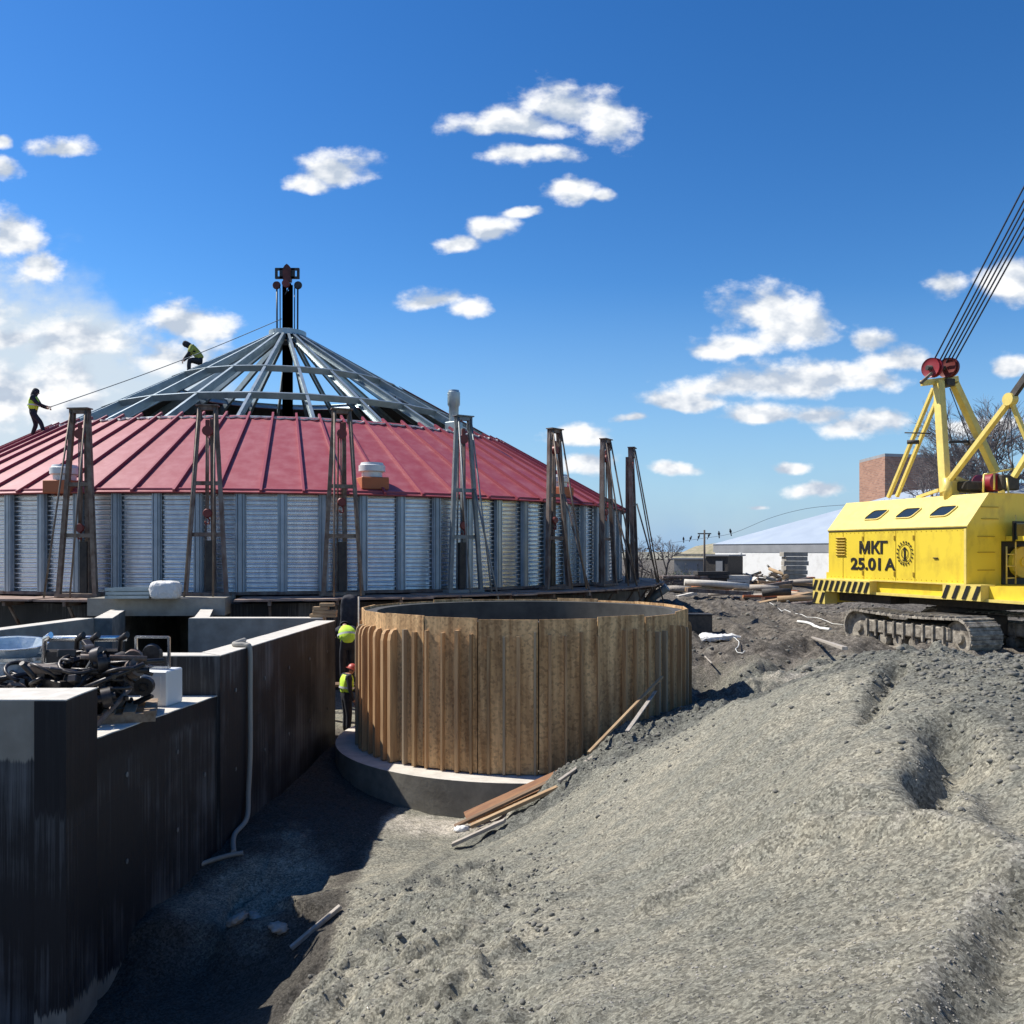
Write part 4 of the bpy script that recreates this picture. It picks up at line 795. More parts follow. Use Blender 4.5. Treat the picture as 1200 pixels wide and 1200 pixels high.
# ------------------------------------------------------------------ hose on the long wall
def wallx(y): return xA0+(y-11.95)/(17.9-11.95)*(xA1-xA0)
yh = 12.95; hp = [(wallx(yh+.6)-.3, yh+.75, ZT+.03), (wallx(yh)-.22, yh+.1, ZT+.035), (wallx(yh)-.02, yh, ZT+.03), (wallx(yh)+.045, yh-.01, ZT-.05), (wallx(yh)+.05, yh-.02, .4), (wallx(yh)+.06, yh-.05, -.4), (wallx(yh)+.05, yh-.10, -.95), (wallx(yh)+.07, yh-.25, -1.3)]
def spline(pts, k=8):
    pts = [Vector(p) for p in pts]; o = []; n = len(pts)
    for i in range(n-1):
        p0, p1, p2, p3 = pts[max(i-1, 0)], pts[i], pts[i+1], pts[min(i+2, n-1)]
        for q in range(k):
            t = q/k; o.append(.5*((2*p1)+(-p0+p2)*t+(2*p0-5*p1+4*p2-p3)*t*t+(-p0+3*p1-3*p2+p3)*t**3))
    return o+[pts[-1]]
gx = lambda x, y, o=.03: (x, y, gz(x, y)+o)
hp += [gx(wallx(12.4)+.05, 12.3), gx(-3.65, 11.75)]
g = MB().tube(spline(hp), .036, 8); tag(g.build('hose', MT['hose']), 'flat grey hose draped over the long black wall and down its face', 'hose')
h1 = [hit(x, y)+Vector((0, 0, .03)) for x, y in ((210, 1026), (222, 1022), (245, 1012), (268, 1006), (285, 1004))]
g = MB().tube(spline(h1), .032, 7); tag(g.build('hose_end', MT['hose']), 'short loose piece of grey hose lying on the shaded sand at the wall foot', 'hose')
# ------------------------------------------------------------------ boards in front of the formwork
def plank(p, q, w, t, m_, label, cat='plank', name='plank', up=(0, 0, 1)):
    g = MB(); p = Vector(p); q = Vector(q); g.bar(p, q, w, t, up, .004); c = (p+q)/2; g.v = [(v[0]-c.x, v[1]-c.y, v[2]-c.z) for v in g.v]
    # work in a frame whose x runs along the plank so the grain follows it
    a = (q-p).normalized(); u = Vector(up); y = u.cross(a).normalized(); z = a.cross(y); m3 = Matrix((a, y, z)).transposed(); inv = m3.transposed()
    g.v = [tuple(inv @ Vector(v)) for v in g.v]; o = g.build(name, m_); o.matrix_world = Matrix.Translation(c) @ m3.to_4x4(); return tag(o, label, cat)
def G(px, py, o=.05): return hit(px, py)+Vector((0, 0, o))
plank(G(546, 968, .10), P(683, 897, 13.45), .22, .04, MT['orangewood'], 'wide orange brown board lying on the slope against the formwork footing', up=(.25, -.5, 1))
plank(G(533, 974, .06), P(640, 918, 13.2), .10, .04, MT['oldwood'], 'dark narrow board just behind the wide orange one')
plank(G(552, 976, .09), P(655, 922, 12.6), .12, .05, MT['timber'], 'light yellow plank in front of the wide orange board')
plank(G(530, 995, .05), G(592, 968, .07), .10, .045, MT['greywood'], 'short pale grey plank lowest of the boards on the bank')
plank(G(655, 925, .10), P(730, 862, 14.2), .05, .04, MT['greywood'], 'thin grey lath leaning on the bank under the formwork', 'lath', 'lath')
plank(G(690, 893, .12), P(776, 793, 14.9), .05, .035, MT['timber'], 'thin brown lath with its tip highest against the formwork', 'lath', 'lath')
plank(G(735, 868, .12), P(768, 810, 14.8), .06, .02, MT['greywood'], 'pale splintered lath beside the highest brown one', 'lath', 'lath')
plank(G(341, 1119, .05), G(399, 1070, .06), .055, .045, MT['greywood'], 'weathered stick half sunk in the soil at the edge of the shade', 'stick', 'stick')
for px, py, s, lb in ((278, 1082, .17, 'crumpled pale sack scrap on the edge of the shaded sand fan'), (298, 1077, .12, 'small folded scrap right of the crumpled one on the sand fan'), (326, 1092, .15, 'flat grey stone slab below the sand fan'), (541, 974, .13, 'white lump at the lower end of the boards')):
    g = MB(); v = hit(px, py); r_ = random.Random(int(px)); blob(g, (0, 0, 0), s, r_, 3); g.v = [(a, b, c*.45) for a, b, c in g.v]; o = g.build('debris_scrap', MT['bag'] if 'white' in lb else MT['greywood'], smooth=True); o.location = v+Vector((0, 0, s*.25)); tag(o, lb, 'debris')
# white sack and strings in the yard
g = MB(); v = hit(842, 751); r_ = random.Random(4)
bm_o = sack(842, 751, v.y, v.z, (1.1, .6, .16), MT['bag'], 6, 'cloth_sheet'); bm_o.location = v+Vector((0, 0, .1)); 
for vv_ in bm_o.data.vertices: q_ = vv_.co; vv_.co.z += .10*float(fbm(np.array([q_.x*6]), np.array([q_.y*6]), 12, 4)[0]); vv_.co.x *= 1+.35*float(fbm(np.array([q_.y*5]), np.array([q_.x*2]), 13, 3)[0]); vv_.co.y *= 1+.6*float(fbm(np.array([q_.x*5]), np.array([1.]), 15, 3)[0])
tag(bm_o, 'crumpled white sheet on the rim of the hole right of the formwork', 'sheet')
def stringy(pp, r, m_, lb, name='string', cat='string', off=.03):
    pts_ = [hit(*p)+Vector((0, 0, off)) for p in pp]; out_ = []
    sp0 = spline(pts_, 10); zz = np.array([gz(p.x, p.y) for p in sp0]); zz = np.array([zz[max(0, i-3):i+4].mean()*.5+zz[max(0, i-3):i+4].max()*.5 for i in range(len(zz))])
    out_ = [Vector((p.x, p.y, float(z_)+off)) for p, z_ in zip(sp0, zz)]
    g = MB().tube(out_, r, 6); tag(g.build(name, m_), lb, cat)
stringy([(860, 749), (866, 757), (862, 765), (869, 768), (873, 765)], .01, MT['string'], 'white cord trailing from the crumpled sheet')
stringy([(902, 707), (930, 717), (960, 728), (985, 734), (1004, 736)], .012, MT['string'], 'long white string across the mud towards the crane track')
stringy([(935, 731), (950, 735), (973, 739)], .05, MT['string'], 'thick pale strip lying on the mud left of the crane track', 'strip', 'strip')
plank(G(952, 752, .08), G(990, 771, .10), .06, .04, MT['greywood'], 'pale plank half buried behind the crest of the heap')
plank(G(826, 775, .1), G(834, 792, .25), .03, .03, MT['greywood'], 'thin upright stick in the dark hole beside the formwork', 'stick', 'stick')
g = MB(); g.box((0, 0, 0), (.75, .5, .55), None, .02); g.box((-.2, -.26, .02), (.28, .02, .4)); g.box((0, 0, .29), (.8, .55, .03)); o = g.build('hole_box', MT['dark']); v = hit(822, 746); o.location = (v.x, v.y+.5, v.z+.24); tag(o, 'dark box standing in for the dark hole just right of the formwork rim', 'box')  # dark box added where the ground only shows a dark hole
# ------------------------------------------------------------------ steel pile on a pallet, crate, tubs (on the low slab, top .565)
ZS = .565
pa_ = empty('wood_pallet', (-4.75, 10.35, ZS), 'wooden pallet under the black machine parts on the low wall', 'pallet', rz=.35)
for y in (-.4, 0, .4): g = MB(); g.box((0, y, .05), (1.2, .1, .1)); g.build('bearer', MT['pallet'], pa_)
for k in range(6): g = MB(); g.box((-.54+k*.216, 0, .112), (.13, .9, .022)); g.build('deck_board', MT['pallet'], pa_)
def junk(name, cx, cy, z, sx, sy, hz, n, seed, lb):
    r_ = random.Random(seed); o0 = empty(name, (cx, cy, z), lb, 'machine parts', rz=r_.uniform(-.3, .3))
    for i in range(n):
        u, v = r_.uniform(-1, 1), r_.uniform(-1, 1); hh = hz*(1-.45*max(abs(u), abs(v))); zz = r_.uniform(.03, hh); g = MB(); c = Vector((u*sx, v*sy, zz)); k = r_.random()
        rot = Euler((r_.gauss(0, .25), r_.gauss(0, .3), r_.uniform(0, 3.14))).to_matrix()
        if k < .35: g.box(c, (r_.uniform(.15, .4), r_.uniform(.03, .10), r_.uniform(.03, .11)), rot, .008); nm = 'steel_link'
        elif k < .6: g.lathe([(.0, -.05), (.11, -.05), (.11, .05), (0, .05)], 14, c, rot @ Matrix(((0, 0, 1), (0, 1, 0), (-1, 0, 0)))); g.lathe([(.05, -.09), (.05, .09)], 10, c, rot @ Matrix(((0, 0, 1), (0, 1, 0), (-1, 0, 0)))); nm = 'roller'
        elif k < .8:
            pts_ = [c+rot @ Vector((.2*math.cos(q), .2*math.sin(q), 0)) for q in [j*.35 for j in range(12)]]; g.tube(pts_, .022, 6); nm = 'hoop'
        else: g.tube([c+rot @ Vector((-.35, 0, 0)), c+rot @ Vector((.35, 0, 0))], .03, 8); nm = 'rod'
        g.build(nm, MT['gloss_black'] if r_.random() < .94 else MT['rust'], o0)
    return o0
j1 = junk('machine_part_pile', -4.80, 10.3, ZS+.125, .46, .42, .86, 96, 3, 'tall tangle of black machine parts on the pallet')
j2 = junk('machine_part_pile', -5.75, 10.55, ZS, .72, .5, .52, 80, 8, 'lower spread of black machine parts left of the pallet, in front of the cloudy tubs')
# pale bars sticking out of the tall heap
for p, q, lb in (((-4.98, 9.95, .74), (-4.72, 10.2, 1.33), 'bare pale steel bar leaning on the tall heap of parts'),):
    g = MB().bar(p, q, .05, .05); tag(g.build('steel_bar', MT['galv']), lb, 'bar')
pr = empty('roller_rack', (-5.12, 10.62, ZS), 'black curved rack with pale hoops standing behind the tall heap of parts', 'rack', rz=.1)
for x in (-.42, -.05, .12, .45): g = MB().tube([(x, .2, 0), (x-.05, .15, .45), (x, .05, .62), (x+.1, -.02, .66)], .03, 7); g.build('hoop', MT['galv'] if x in (-.42,) else MT['gloss_black'], pr)
for z in (.2, .4, .62): g = MB().tube([(-.45, .1, z), (.5, .1, z)], .025, 7); g.build('rail', MT['gloss_black'] if z < .6 else MT['galv'], pr)
g = MB(); g.box((0, .12, .3), (.86, .06, .46), None, .02); g.build('back_plate', MT['gloss_black'], pr); pr.scale = (1, 1, 1.42)
cr = empty('white_crate', (-4.42, 11.3, ZS), 'white steel cabinet with an open frame on top behind the black parts', 'crate', rz=-.12)
g = MB(); g.box((0, 0, .22), (.36, .4, .44), None, .015); g.build('cabinet', MT['ventcap'], cr)
g = MB(); g.box((-.02, -.203, .23), (.24, .01, .3)); g.build('door_panel', MT['ventcap'], cr)
for s in (-1, 1):
    g = MB(); g.bar((-.12+s*.22, 0, .44), (-.12+s*.22, 0, .84), .03, .03); g.build('frame_post', MT['galv'], cr)
for z in (.46, .84): g = MB(); g.bar((-.34, 0, z), (.10, 0, z), .03, .03, (0, 1, 0)); g.build('frame_rail', MT['galv'], cr)
g = MB(); g.lathe([(0, -.05), (.12, -.04), (.14, 0), (.12, .04), (0, .05)], 16, (-.12, 0, .62), Matrix(((1, 0, 0), (0, 0, 1), (0, -1, 0)))); g.build('dark_drum', MT['gloss_black'], cr)
def tub(x, y, z, r, h, lb, tilt=0):
    o0 = empty('cloudy_tub', (x, y, z), lb, 'tub'); m3 = Euler((tilt, tilt*.6, 0)).to_matrix()
    g = MB(); g.lathe([(0, 0), (r*.72, 0), (r*.8, h*.1), (r, h*.9), (r*1.06, h*.92), (r*1.06, h), (r*.97, h), (r*.78, h*.12), (0, h*.08)], 10, (0, 0, 0), m3, smooth=False); g.build('shell', MT['film'], o0)
    g = MB(); g.lathe([(r*1.05, h*.97), (r*1.1, h*.97), (r*1.1, h*1.03), (r*1.05, h*1.03), (r*1.05, h*.97)], 20, (0, 0, 0), m3); g.build('rim', MT['galv'], o0)
tub(-6.05, 11.1, ZS, .36, .62, 'large cloudy pale tub behind the black parts at the left edge')
tub(-6.2, 11.1, ZS+.63, .38, .16, 'flat shallow tub stacked on the large cloudy tub', .10)
tub(-5.55, 11.2, ZS+.1, .2, .36, 'small tilted cloudy tub right of the large one', -.35)
# timber on the wall corner
for k, (dx, w, z) in enumerate(((0, .55, 0), (.03, .5, .075), (-.05, .32, .15), (.08, .3, .225))):
    g = MB(); g.box((0, 0, 0), (w, .16, .07), None, .004); o = g.build('timber_block', MT['timber']); o.location = (-3.95+dx, 18.78, ZT+.037+z); tag(o, ['bottom timber block of the little stack on the wall corner', 'second timber block from the bottom on the wall corner', 'third timber block of the stack, set slightly left', 'top timber block of the little stack on the wall corner'][k], 'timber', 'timber blocks stacked on the wall corner')
# scaffold in the gap: post, plank, hanging sheet
plank((-3.28, 19.3, -1.4), (-3.25, 19.3, 1.24), .10, .05, MT['oldwood'], 'upright board in the gap beside the workers', up=(0, 1, 0))
plank((-3.40, 19.55, -.02), (-2.75, 19.55, -.02), .22, .05, MT['greywood'], 'short scaffold plank between the two workers in the gap')
g = MB(); g.tube([P(403, 702, 21.0), P(399, 740, 20.9)], .035, 7); g.tube([P(417, 700, 21.0), P(420, 735, 20.9)], .03, 7)
tag(g.build('hanging_pipe', MT['gsteel']), 'pair of grey pipes hanging under the deck above the upper worker', 'pipe')
g = MB(); g.tube([P(420.5, 699, 16.8), P(421.5, 880, 16.8)], .018, 6); tag(g.build('thin_pole', MT['greywood']), 'thin pale pole standing against the left side of the formwork', 'pole')
sh = sack(410, 735, 21.0, .7, (.42, .3, .9), MT['cloth'], 9, 'dark_tarpaulin'); sh.location.z = 1.0; tag(sh, 'dark tarpaulin bundle hanging below the deck above the upper worker', 'tarpaulin')

# ------------------------------------------------------------------ people
def grow(edges, joints, radii, root, lvl=2):
    me = bpy.data.meshes.new('body'); names = list(joints); idx = {n: i for i, n in enumerate(names)}
    me.from_pydata([joints[n] for n in names], [(idx[a], idx[b]) for a, b in edges], []); o = bpy.data.objects.new('body', me); C.objects.link(o)
    sk_ = o.modifiers.new('skin', 'SKIN'); 
    for i, n in enumerate(names):
        d_ = me.skin_vertices[0].data[i]; r = radii[n]; d_.radius = r if isinstance(r, tuple) else (r, r); d_.use_root = (n == root)
    sk_.use_smooth_shade = True; ss_ = o.modifiers.new('sub', 'SUBSURF'); ss_.levels = lvl; ss_.render_levels = lvl
    dg = bpy.context.evaluated_depsgraph_get(); m2 = bpy.data.meshes.new_from_object(o.evaluated_get(dg)); bpy.data.objects.remove(o); return m2
def person(loc, rz, label, J, vest, headgear, scale=1.0, tilt=(0, 0)):
    root = empty('person', loc, label, 'person', rz=rz); root.scale = (scale,)*3; root.rotation_euler = (tilt[0], tilt[1], rz)
    J = {k: Vector(v) for k, v in J.items()}
    E_ = [('pel', 'wai'), ('wai', 'che'), ('che', 'nek'), ('nek', 'hed'), ('hed', 'top')]; rad = dict(pel=(.17, .14), wai=(.16, .13), che=(.20, .15), nek=.055, hed=(.078, .092), top=(.06, .07))
    for s in 'lr':
        E_ += [('che', 'sh'+s), ('sh'+s, 'el'+s), ('el'+s, 'wr'+s), ('wr'+s, 'hd'+s), ('pel', 'hp'+s), ('hp'+s, 'kn'+s), ('kn'+s, 'an'+s), ('an'+s, 'to'+s)]
        rad.update({'sh'+s: .085, 'el'+s: .062, 'wr'+s: .038, 'hd'+s: (.036, .022), 'hp'+s: .115, 'kn'+s: .08, 'an'+s: .062, 'to'+s: (.045, .035)})
    me_ = grow(E_, J, rad, 'pel')
    for mm in (MT['cloth'], MT['skin'], MT['blackpaint']): me_.materials.append(mm)
    for pgn in me_.polygons:
        c = Vector(pgn.center); pgn.use_smooth = True
        k = 0
        if (c-J['hed']).length < .155 or (c-J['nek']).length < .05: k = 1
        for s in 'lr':
            if (c-J['hd'+s]).length < .075: k = 1
            if min((c-J['to'+s]).length, (c-J['an'+s]).length-.03) < .09: k = 2
        pgn.material_index = k
    b = bpy.data.objects.new('body', me_); C.objects.link(b); b.parent = root
    # torso garment: same spine, a little larger
    vj = {k: J[k] for k in ('wai', 'che', 'shl', 'shr')}; vj['hem'] = J['pel']*.75+J['wai']*.25; vj['col'] = J['che'].lerp(J['nek'], .55)
    slv = [('shl', 'ell'), ('shr', 'elr')] if vest is MT['hiviz_dull'] else []
    if slv: vj['ell'] = J['ell']; vj['elr'] = J['elr']
    vm = grow(slv+[('hem', 'wai'), ('wai', 'che'), ('che', 'col'), ('che', 'shl'), ('che', 'shr')], vj, dict(hem=(.20, .165), wai=(.19, .16), che=(.225, .18), col=(.11, .10), shl=.11, shr=.11, ell=.08, elr=.08), 'che')
    vm.materials.append(vest); vo = bpy.data.objects.new('safety_vest' if vest is not MT['hiviz_dull'] else 'jacket', vm); C.objects.link(vo); vo.parent = root
    for pgn in vm.polygons: pgn.use_smooth = True
    if vest is MT['hiviz']:
        ax = (J['che']-J['pel']).normalized(); cpt = J['wai'].lerp(J['che'], .25); m3 = ax.to_track_quat('Z', 'Y').to_matrix()
        g = MB(); g.lathe([(.232, -.025), (.232, .025)], 20, cpt, m3 @ Matrix.Diagonal((1, .80, 1))); g.build('reflective_band', MT['tape'], vo)
    hd = J['hed'].lerp(J['top'], .45); ax = (J['top']-J['hed']).normalized(); m3 = ax.to_track_quat('Z', 'Y').to_matrix(); g = MB()
    if headgear == 'helmet':
        g.lathe([(.13, -.01), (.128, .03), (.11, .09), (.06, .13), (0, .14)], 18, hd, m3); g.lathe([(.128, -.012), (.16, -.018), (.16, -.008), (.128, 0)], 18, hd, m3); g.build('helmet', MT['redcap'], root)
    elif headgear == 'hood':
        g.lathe([(.09, -.20), (.108, -.12), (.112, -.02), (.10, .06), (.06, .10), (0, .11)], 18, hd+Vector((0, -.025, 0)), m3); g.build('hood', MT['cloth'], root)
    else:
        g.lathe([(.118, -.03), (.12, .02), (.10, .075), (.05, .11), (0, .115)], 18, hd, m3); g.build('hair', MT['cloth'], root)
    # hands: thumb and four fingers, curled
    for s in 'lr':
        w_, h_ = J['wr'+s], J['hd'+s]; a = (h_-w_).normalized(); sd_ = a.cross(Vector((0, 0, 1)));
        if sd_.length < .1: sd_ = a.cross(Vector((1, 0, 0)))
        sd_.normalize(); dn = a.cross(sd_); g = MB()
        for q in range(4):
            b0 = h_+sd_*(q-1.5)*.019+a*.01; g.tube([b0, b0+a*.045, b0+a*.065+dn*.025, b0+a*.055+dn*.05], [.0095, .009, .0085, .007], 6)
        b0 = h_-a*.02+sd_*.03; g.tube([b0, b0+sd_*.025+a*.03, b0+sd_*.02+a*.055+dn*.02], [.011, .010, .008], 6); g.build('fingers', MT['skin'], root, smooth=True)
    # face: nose, brows/eyes, ears
    f = Vector((0, 1, 0)); f = (f-ax*f.dot(ax)).normalized(); r_ = ax.cross(f); g = MB(); hc = J['hed']
    g.tube([hc+f*.085+ax*.035, hc+f*.108+ax*.002], [.008, .014], 6); 
    for q in (-1, 1): blob(g, hc+r_*q*.092+ax*.01, .022, random.Random(2), 1)
    g.build('nose_and_ears', MT['skin'], root, smooth=True)
    g = MB()
    for q in (-1, 1): blob(g, hc+f*.088+r_*q*.032+ax*.034, .011, random.Random(2), 1)
    g.build('eyes', MT['blackpaint'], root)
    return root
def pose(**k):   # facing +y, standing, about 1.75 m
    J = dict(pel=(0, 0, .95), wai=(0, 0, 1.10), che=(0, 0, 1.34), nek=(0, .01, 1.50), hed=(0, .03, 1.60), top=(0, .03, 1.69),
        shl=(-.19, 0, 1.42), ell=(-.25, .0, 1.14), wrl=(-.26, .08, .88), hdl=(-.26, .11, .80), shr=(.19, 0, 1.42), elr=(.25, 0, 1.14), wrr=(.26, .08, .88), hdr=(.26, .11, .80),
        hpl=(-.09, 0, .90), knl=(-.11, .03, .48), anl=(-.12, 0, .09), tol=(-.13, .14, .045), hpr=(.09, 0, .90), knr=(.11, .03, .48), anr=(.12, 0, .09), tor=(.13, .14, .045))
    J.update(k); return J
# worker at the left, on the red sheets, pulling the rope (faces picture right = +x after rz=-90)
v, t, a = ray_cone(40, 512)
w1 = person((v.x, v.y, v.z-.03), R(-80), 'worker in dark clothes and lime vest standing on the red roof edge, holding the rope', pose(
    pel=(0, -.05, .88), wai=(0, -.02, 1.03), che=(0, -.04, 1.27), nek=(0, .02, 1.43), hed=(0, .06, 1.53), top=(0, .10, 1.61), shl=(-.18, 0, 1.35), shr=(.18, 0, 1.35),
    ell=(-.22, .14, 1.12), wrl=(-.12, .36, 1.02), hdl=(-.08, .44, 1.01), elr=(.22, .16, 1.13), wrr=(.14, .40, 1.05), hdr=(.10, .48, 1.05),
    hpl=(-.09, -.05, .84), knl=(-.12, .02, .45), anl=(-.14, -.12, .09), tol=(-.14, .02, .045), hpr=(.09, -.05, .84), knr=(.12, .25, .50), anr=(.13, .36, .13), tor=(.13, .49, .14)), MT['hiviz'], 'hood', .98)
v, t, a = ray_cone(231, 426)
w2 = person((v.x-.05, v.y, v.z-.66), R(108), 'worker in a dull yellow jacket and dark hood bent forward on the bare rafters', pose(
    pel=(0, -.18, .72), wai=(0, -.12, .86), che=(0, .08, 1.10), nek=(0, .22, 1.22), hed=(0, .33, 1.27), top=(0, .41, 1.31), shl=(-.18, .12, 1.16), shr=(.18, .12, 1.16),
    ell=(-.24, .22, .92), wrl=(-.18, .36, .76), hdl=(-.16, .42, .70), elr=(.24, .22, .92), wrr=(.18, .36, .76), hdr=(.16, .42, .70),
    hpl=(-.10, -.16, .70), knl=(-.16, .22, .72), anl=(-.16, .24, .30), tol=(-.16, .37, .26), hpr=(.10, -.16, .70), knr=(.16, .22, .72), anr=(.16, .24, .30), tor=(.16, .37, .26)), MT['hiviz_dull'], 'hood', 1.08)
w3 = person((-3.53, 19.1, -1.42), R(-60), 'worker in a red helmet and lime vest standing low in the gap', pose(
    che=(0, .04, 1.33), nek=(0, .08, 1.47), hed=(0, .13, 1.55), top=(0, .17, 1.63), ell=(-.24, .08, 1.14), wrl=(-.2, .3, 1.0), hdl=(-.19, .37, .98)), MT['hiviz'], 'helmet', .87)
w4 = person((-3.72, 20.25, -.50), R(20), 'worker in a lime vest bent forward just above the red helmeted one', pose(
    pel=(0, -.05, .85), che=(0, .16, 1.22), nek=(0, .30, 1.30), hed=(0, .40, 1.32), top=(0, .48, 1.33), shl=(-.19, .2, 1.27), shr=(.19, .2, 1.27), ell=(-.3, .3, 1.10), wrl=(-.25, .5, 1.05), hdl=(-.24, .57, 1.05), elr=(.3, .3, 1.10), wrr=(.25, .5, 1.05), hdr=(.24, .57, 1.05)), MT['hiviz'], 'hair', .95)
plank((-4.1, 20.25, -.53), (-2.95, 20.25, -.53), .4, .05, MT['oldwood'], 'dark scaffold board the upper worker stands on')
for x in (-4.05, -3.0):
    plank((x, 20.25, -1.6), (x, 20.25, -.556), .09, .09, MT['oldwood'], 'short post under the left end of the dark scaffold board' if x < -3.5 else 'short post under the right end of the dark scaffold board', 'post', 'scaffold_post', (0, 1, 0))
# life line
hp0 = w1.matrix_basis @ Vector((.02, .46, 1.03)); pk = Vector((SX-.22, SY-.1, ZA+.15)); pk.z += .1; q = [hp0.lerp(pk, k/24)-Vector((0, 0, .12*math.sin(math.pi*k/24))) for k in range(25)]
q = [Vector((v.x, v.y-.0, v.z)) for v in q]
tag(MB().tube(q, .016, 5).build('life_line', MT['gsteel']), 'thin rope running from the standing roof worker up to the peak', 'rope')

# form-tie marks in the black walls
wA = [o for o in C.objects if o.get('label', '').startswith('long black coated')][0]; wL = [o for o in C.objects if o.get('label', '').startswith('lower black coated')][0]
rot_ = Matrix(((0, 0, 1), (0, 1, 0), (-1, 0, 0)))
for y in (12.5, 13.7, 14.9, 16.1, 17.3):
    for z in (.55, -.55): g = MB().lathe([(0, -.01), (.022, -.01), (.03, .006), (.014, .004), (0, .001)], 10, (wallx(y)+.004, y, z), rot_); rl(g, wA).build('tie_mark', MT['conc_dark'], wA)
for y, z in ((9.8, .05), (10.9, .05), (9.8, -.9), (10.9, -.9), (11.6, -.4)):
    g = MB().lathe([(0, -.01), (.022, -.01), (.03, .006), (.014, .004), (0, .001)], 10, (-4.30+(y-9.153)/2.795*.365+.004, y, z), rot_); rl(g, wL).build('tie_mark', MT['conc_dark'], wL)
# ------------------------------------------------------------------ crawler crane
CO = Vector((11.42, 22.5, 0)); CU = Vector((-.322, .947, 0)).normalized(); CV = Vector((CU.y, -CU.x, 0))
crane = empty('crawler_crane', CO, 'yellow crawler crane with black lettering on its side behind the sand heap', 'crane')
crane.rotation_euler = (0, 0, math.atan2(CU.y, CU.x))
# local frame: x = along body to the rear (left in picture), y = left of x = -CV, z up ; use L3(u,v,z) -> (u,-v,z)
def l3(u, v, z): return Vector((u, -v, z))
crane.rotation_euler = (0, R(-.9), crane.rotation_euler[2]) if False else crane.rotation_euler
def cw(p): # world -> local
    d_ = Vector(p)-CO; return Vector((d_.dot(CU), -d_.dot(CV), d_.z))
ZP0, ZP1, ZR = 1.62, 3.12, 3.95; BL = 5.28; BW = 3.15; IN = .70
body = MB()
prof = [(0, ZP0), (0, ZP1), (IN, ZR), (BW-IN, ZR), (BW, ZP1), (BW, ZP0)]
body.prism([l3(0, v, z) for v, z in prof], (1, 0, 0), BL); bo = body.build('body', MT['yellow'], crane)
# roof side slope skin, a hair proud, its sunlit paleness put into a paler yellow
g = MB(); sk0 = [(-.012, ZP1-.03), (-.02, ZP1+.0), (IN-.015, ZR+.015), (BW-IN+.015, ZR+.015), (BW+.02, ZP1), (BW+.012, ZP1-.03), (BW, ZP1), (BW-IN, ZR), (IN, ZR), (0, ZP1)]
g.prism([l3(-.03, v, z) for v, z in sk0], (1, 0, 0), BL+.06); g.build('sunlit_roof_skin', MT['yellow2'], crane)
g = MB(); g.box(l3(BL/2, -.012, ZP1-.045), (BL+.02, .014, .022)); g.build('gutter_strip', MT['blackpaint'], crane)
# panel seams on the lettered side
for u in (1.74, 2.45, 3.72, 4.62):
    g = MB(); g.box(l3(u, -.004, (ZP0+ZP1)/2-.03), (.012, .012, ZP1-ZP0-.1)); g.build('panel_seam', MT['dyellow'], crane)
g = MB(); g.box(l3(.035, -.012, (ZP0+ZP1)/2-.03), (.07, .02, ZP1-ZP0-.08)); g.box(l3(BL/2, -.012, ZP0+.02), (BL, .02, .04)); g.build('edge_frame', MT['yellow2'], crane)
for k in range(7): g = MB(); g.bar(l3(4.50, -.03, 2.36+k*.085), l3(4.90, -.03, 2.36+k*.085), .03, .045, (0, 1, 1)); g.build('louvre', MT['dyellow'], crane)
for u in (1.0,): g = MB(); g.box(l3(u, -.022, 2.3), (.16, .03, .03), None, .006); g.build('door_handle', MT['blackpaint'], crane)
for u in (1.79, 2.50, 3.77):
    for z in (1.85, 2.85): g = MB(); g.box(l3(u, -.016, z), (.05, .022, .12), None, .004); g.build('hinge', MT['dyellow'], crane)
g = MB()
for k in range(30):
    for z in (ZP1-.11, ZP0+.09): g.lathe([(0, -.004), (.012, -.004), (.010, .008), (0, .010)], 6, l3(.12+k*(BL-.24)/29, -.004, z), Matrix(((1, 0, 0), (0, 0, 1), (0, -1, 0))))
g.build('rivet_rows', MT['dyellow'], crane)
# windows on the slope
sv = Vector((0, -IN, ZR-ZP1)).normalized(); su = Vector((1, 0, 0)); sn = sv.cross(su).normalized()
if sn.y < 0: sn = -sn
for u in (1.07, 2.32, 3.57):
    c = l3(u, IN*.47, ZP1+(ZR-ZP1)*.47)+sn*.024
    def rr(w, h, r, k=5, sh=.10):
        o_ = []
        for (sx, sy, a0) in ((1, 1, 0), (-1, 1, 90), (-1, -1, 180), (1, -1, 270)):
            for q in range(k+1):
                a = R(a0+90*q/k); x = sx*(w/2-r)+r*math.cos(a); y = sy*(h/2-r)+r*math.sin(a); o_.append((x-sh*y/h*2, y))
        return o_
    o1 = rr(.66, .38, .10); o2 = rr(.60, .33, .09); n = len(o1); vs = [c+su*x+sv*y for x, y in o1]+[c+su*x+sv*y for x, y in o2]+[c+su*x+sv*y+sn*.03 for x, y in o1]+[c+su*x+sv*y+sn*.03 for x, y in o2]
    fs = []
    for q in range(n):
        w = (q+1) % n; fs += [(2*n+q, 2*n+w, 3*n+w, 3*n+q), (q, w, 2*n+w, 2*n+q), (n+q, 3*n+q, 3*n+w, n+w)]
    wn = MB().add(vs, fs).build('window', MT['yellow2'], crane)
    g = MB(); g.add([c+su*x+sv*y+sn*.008 for x, y in o2], [tuple(range(n))]); g.build('pane', MT['glass'], wn, recalc=False)
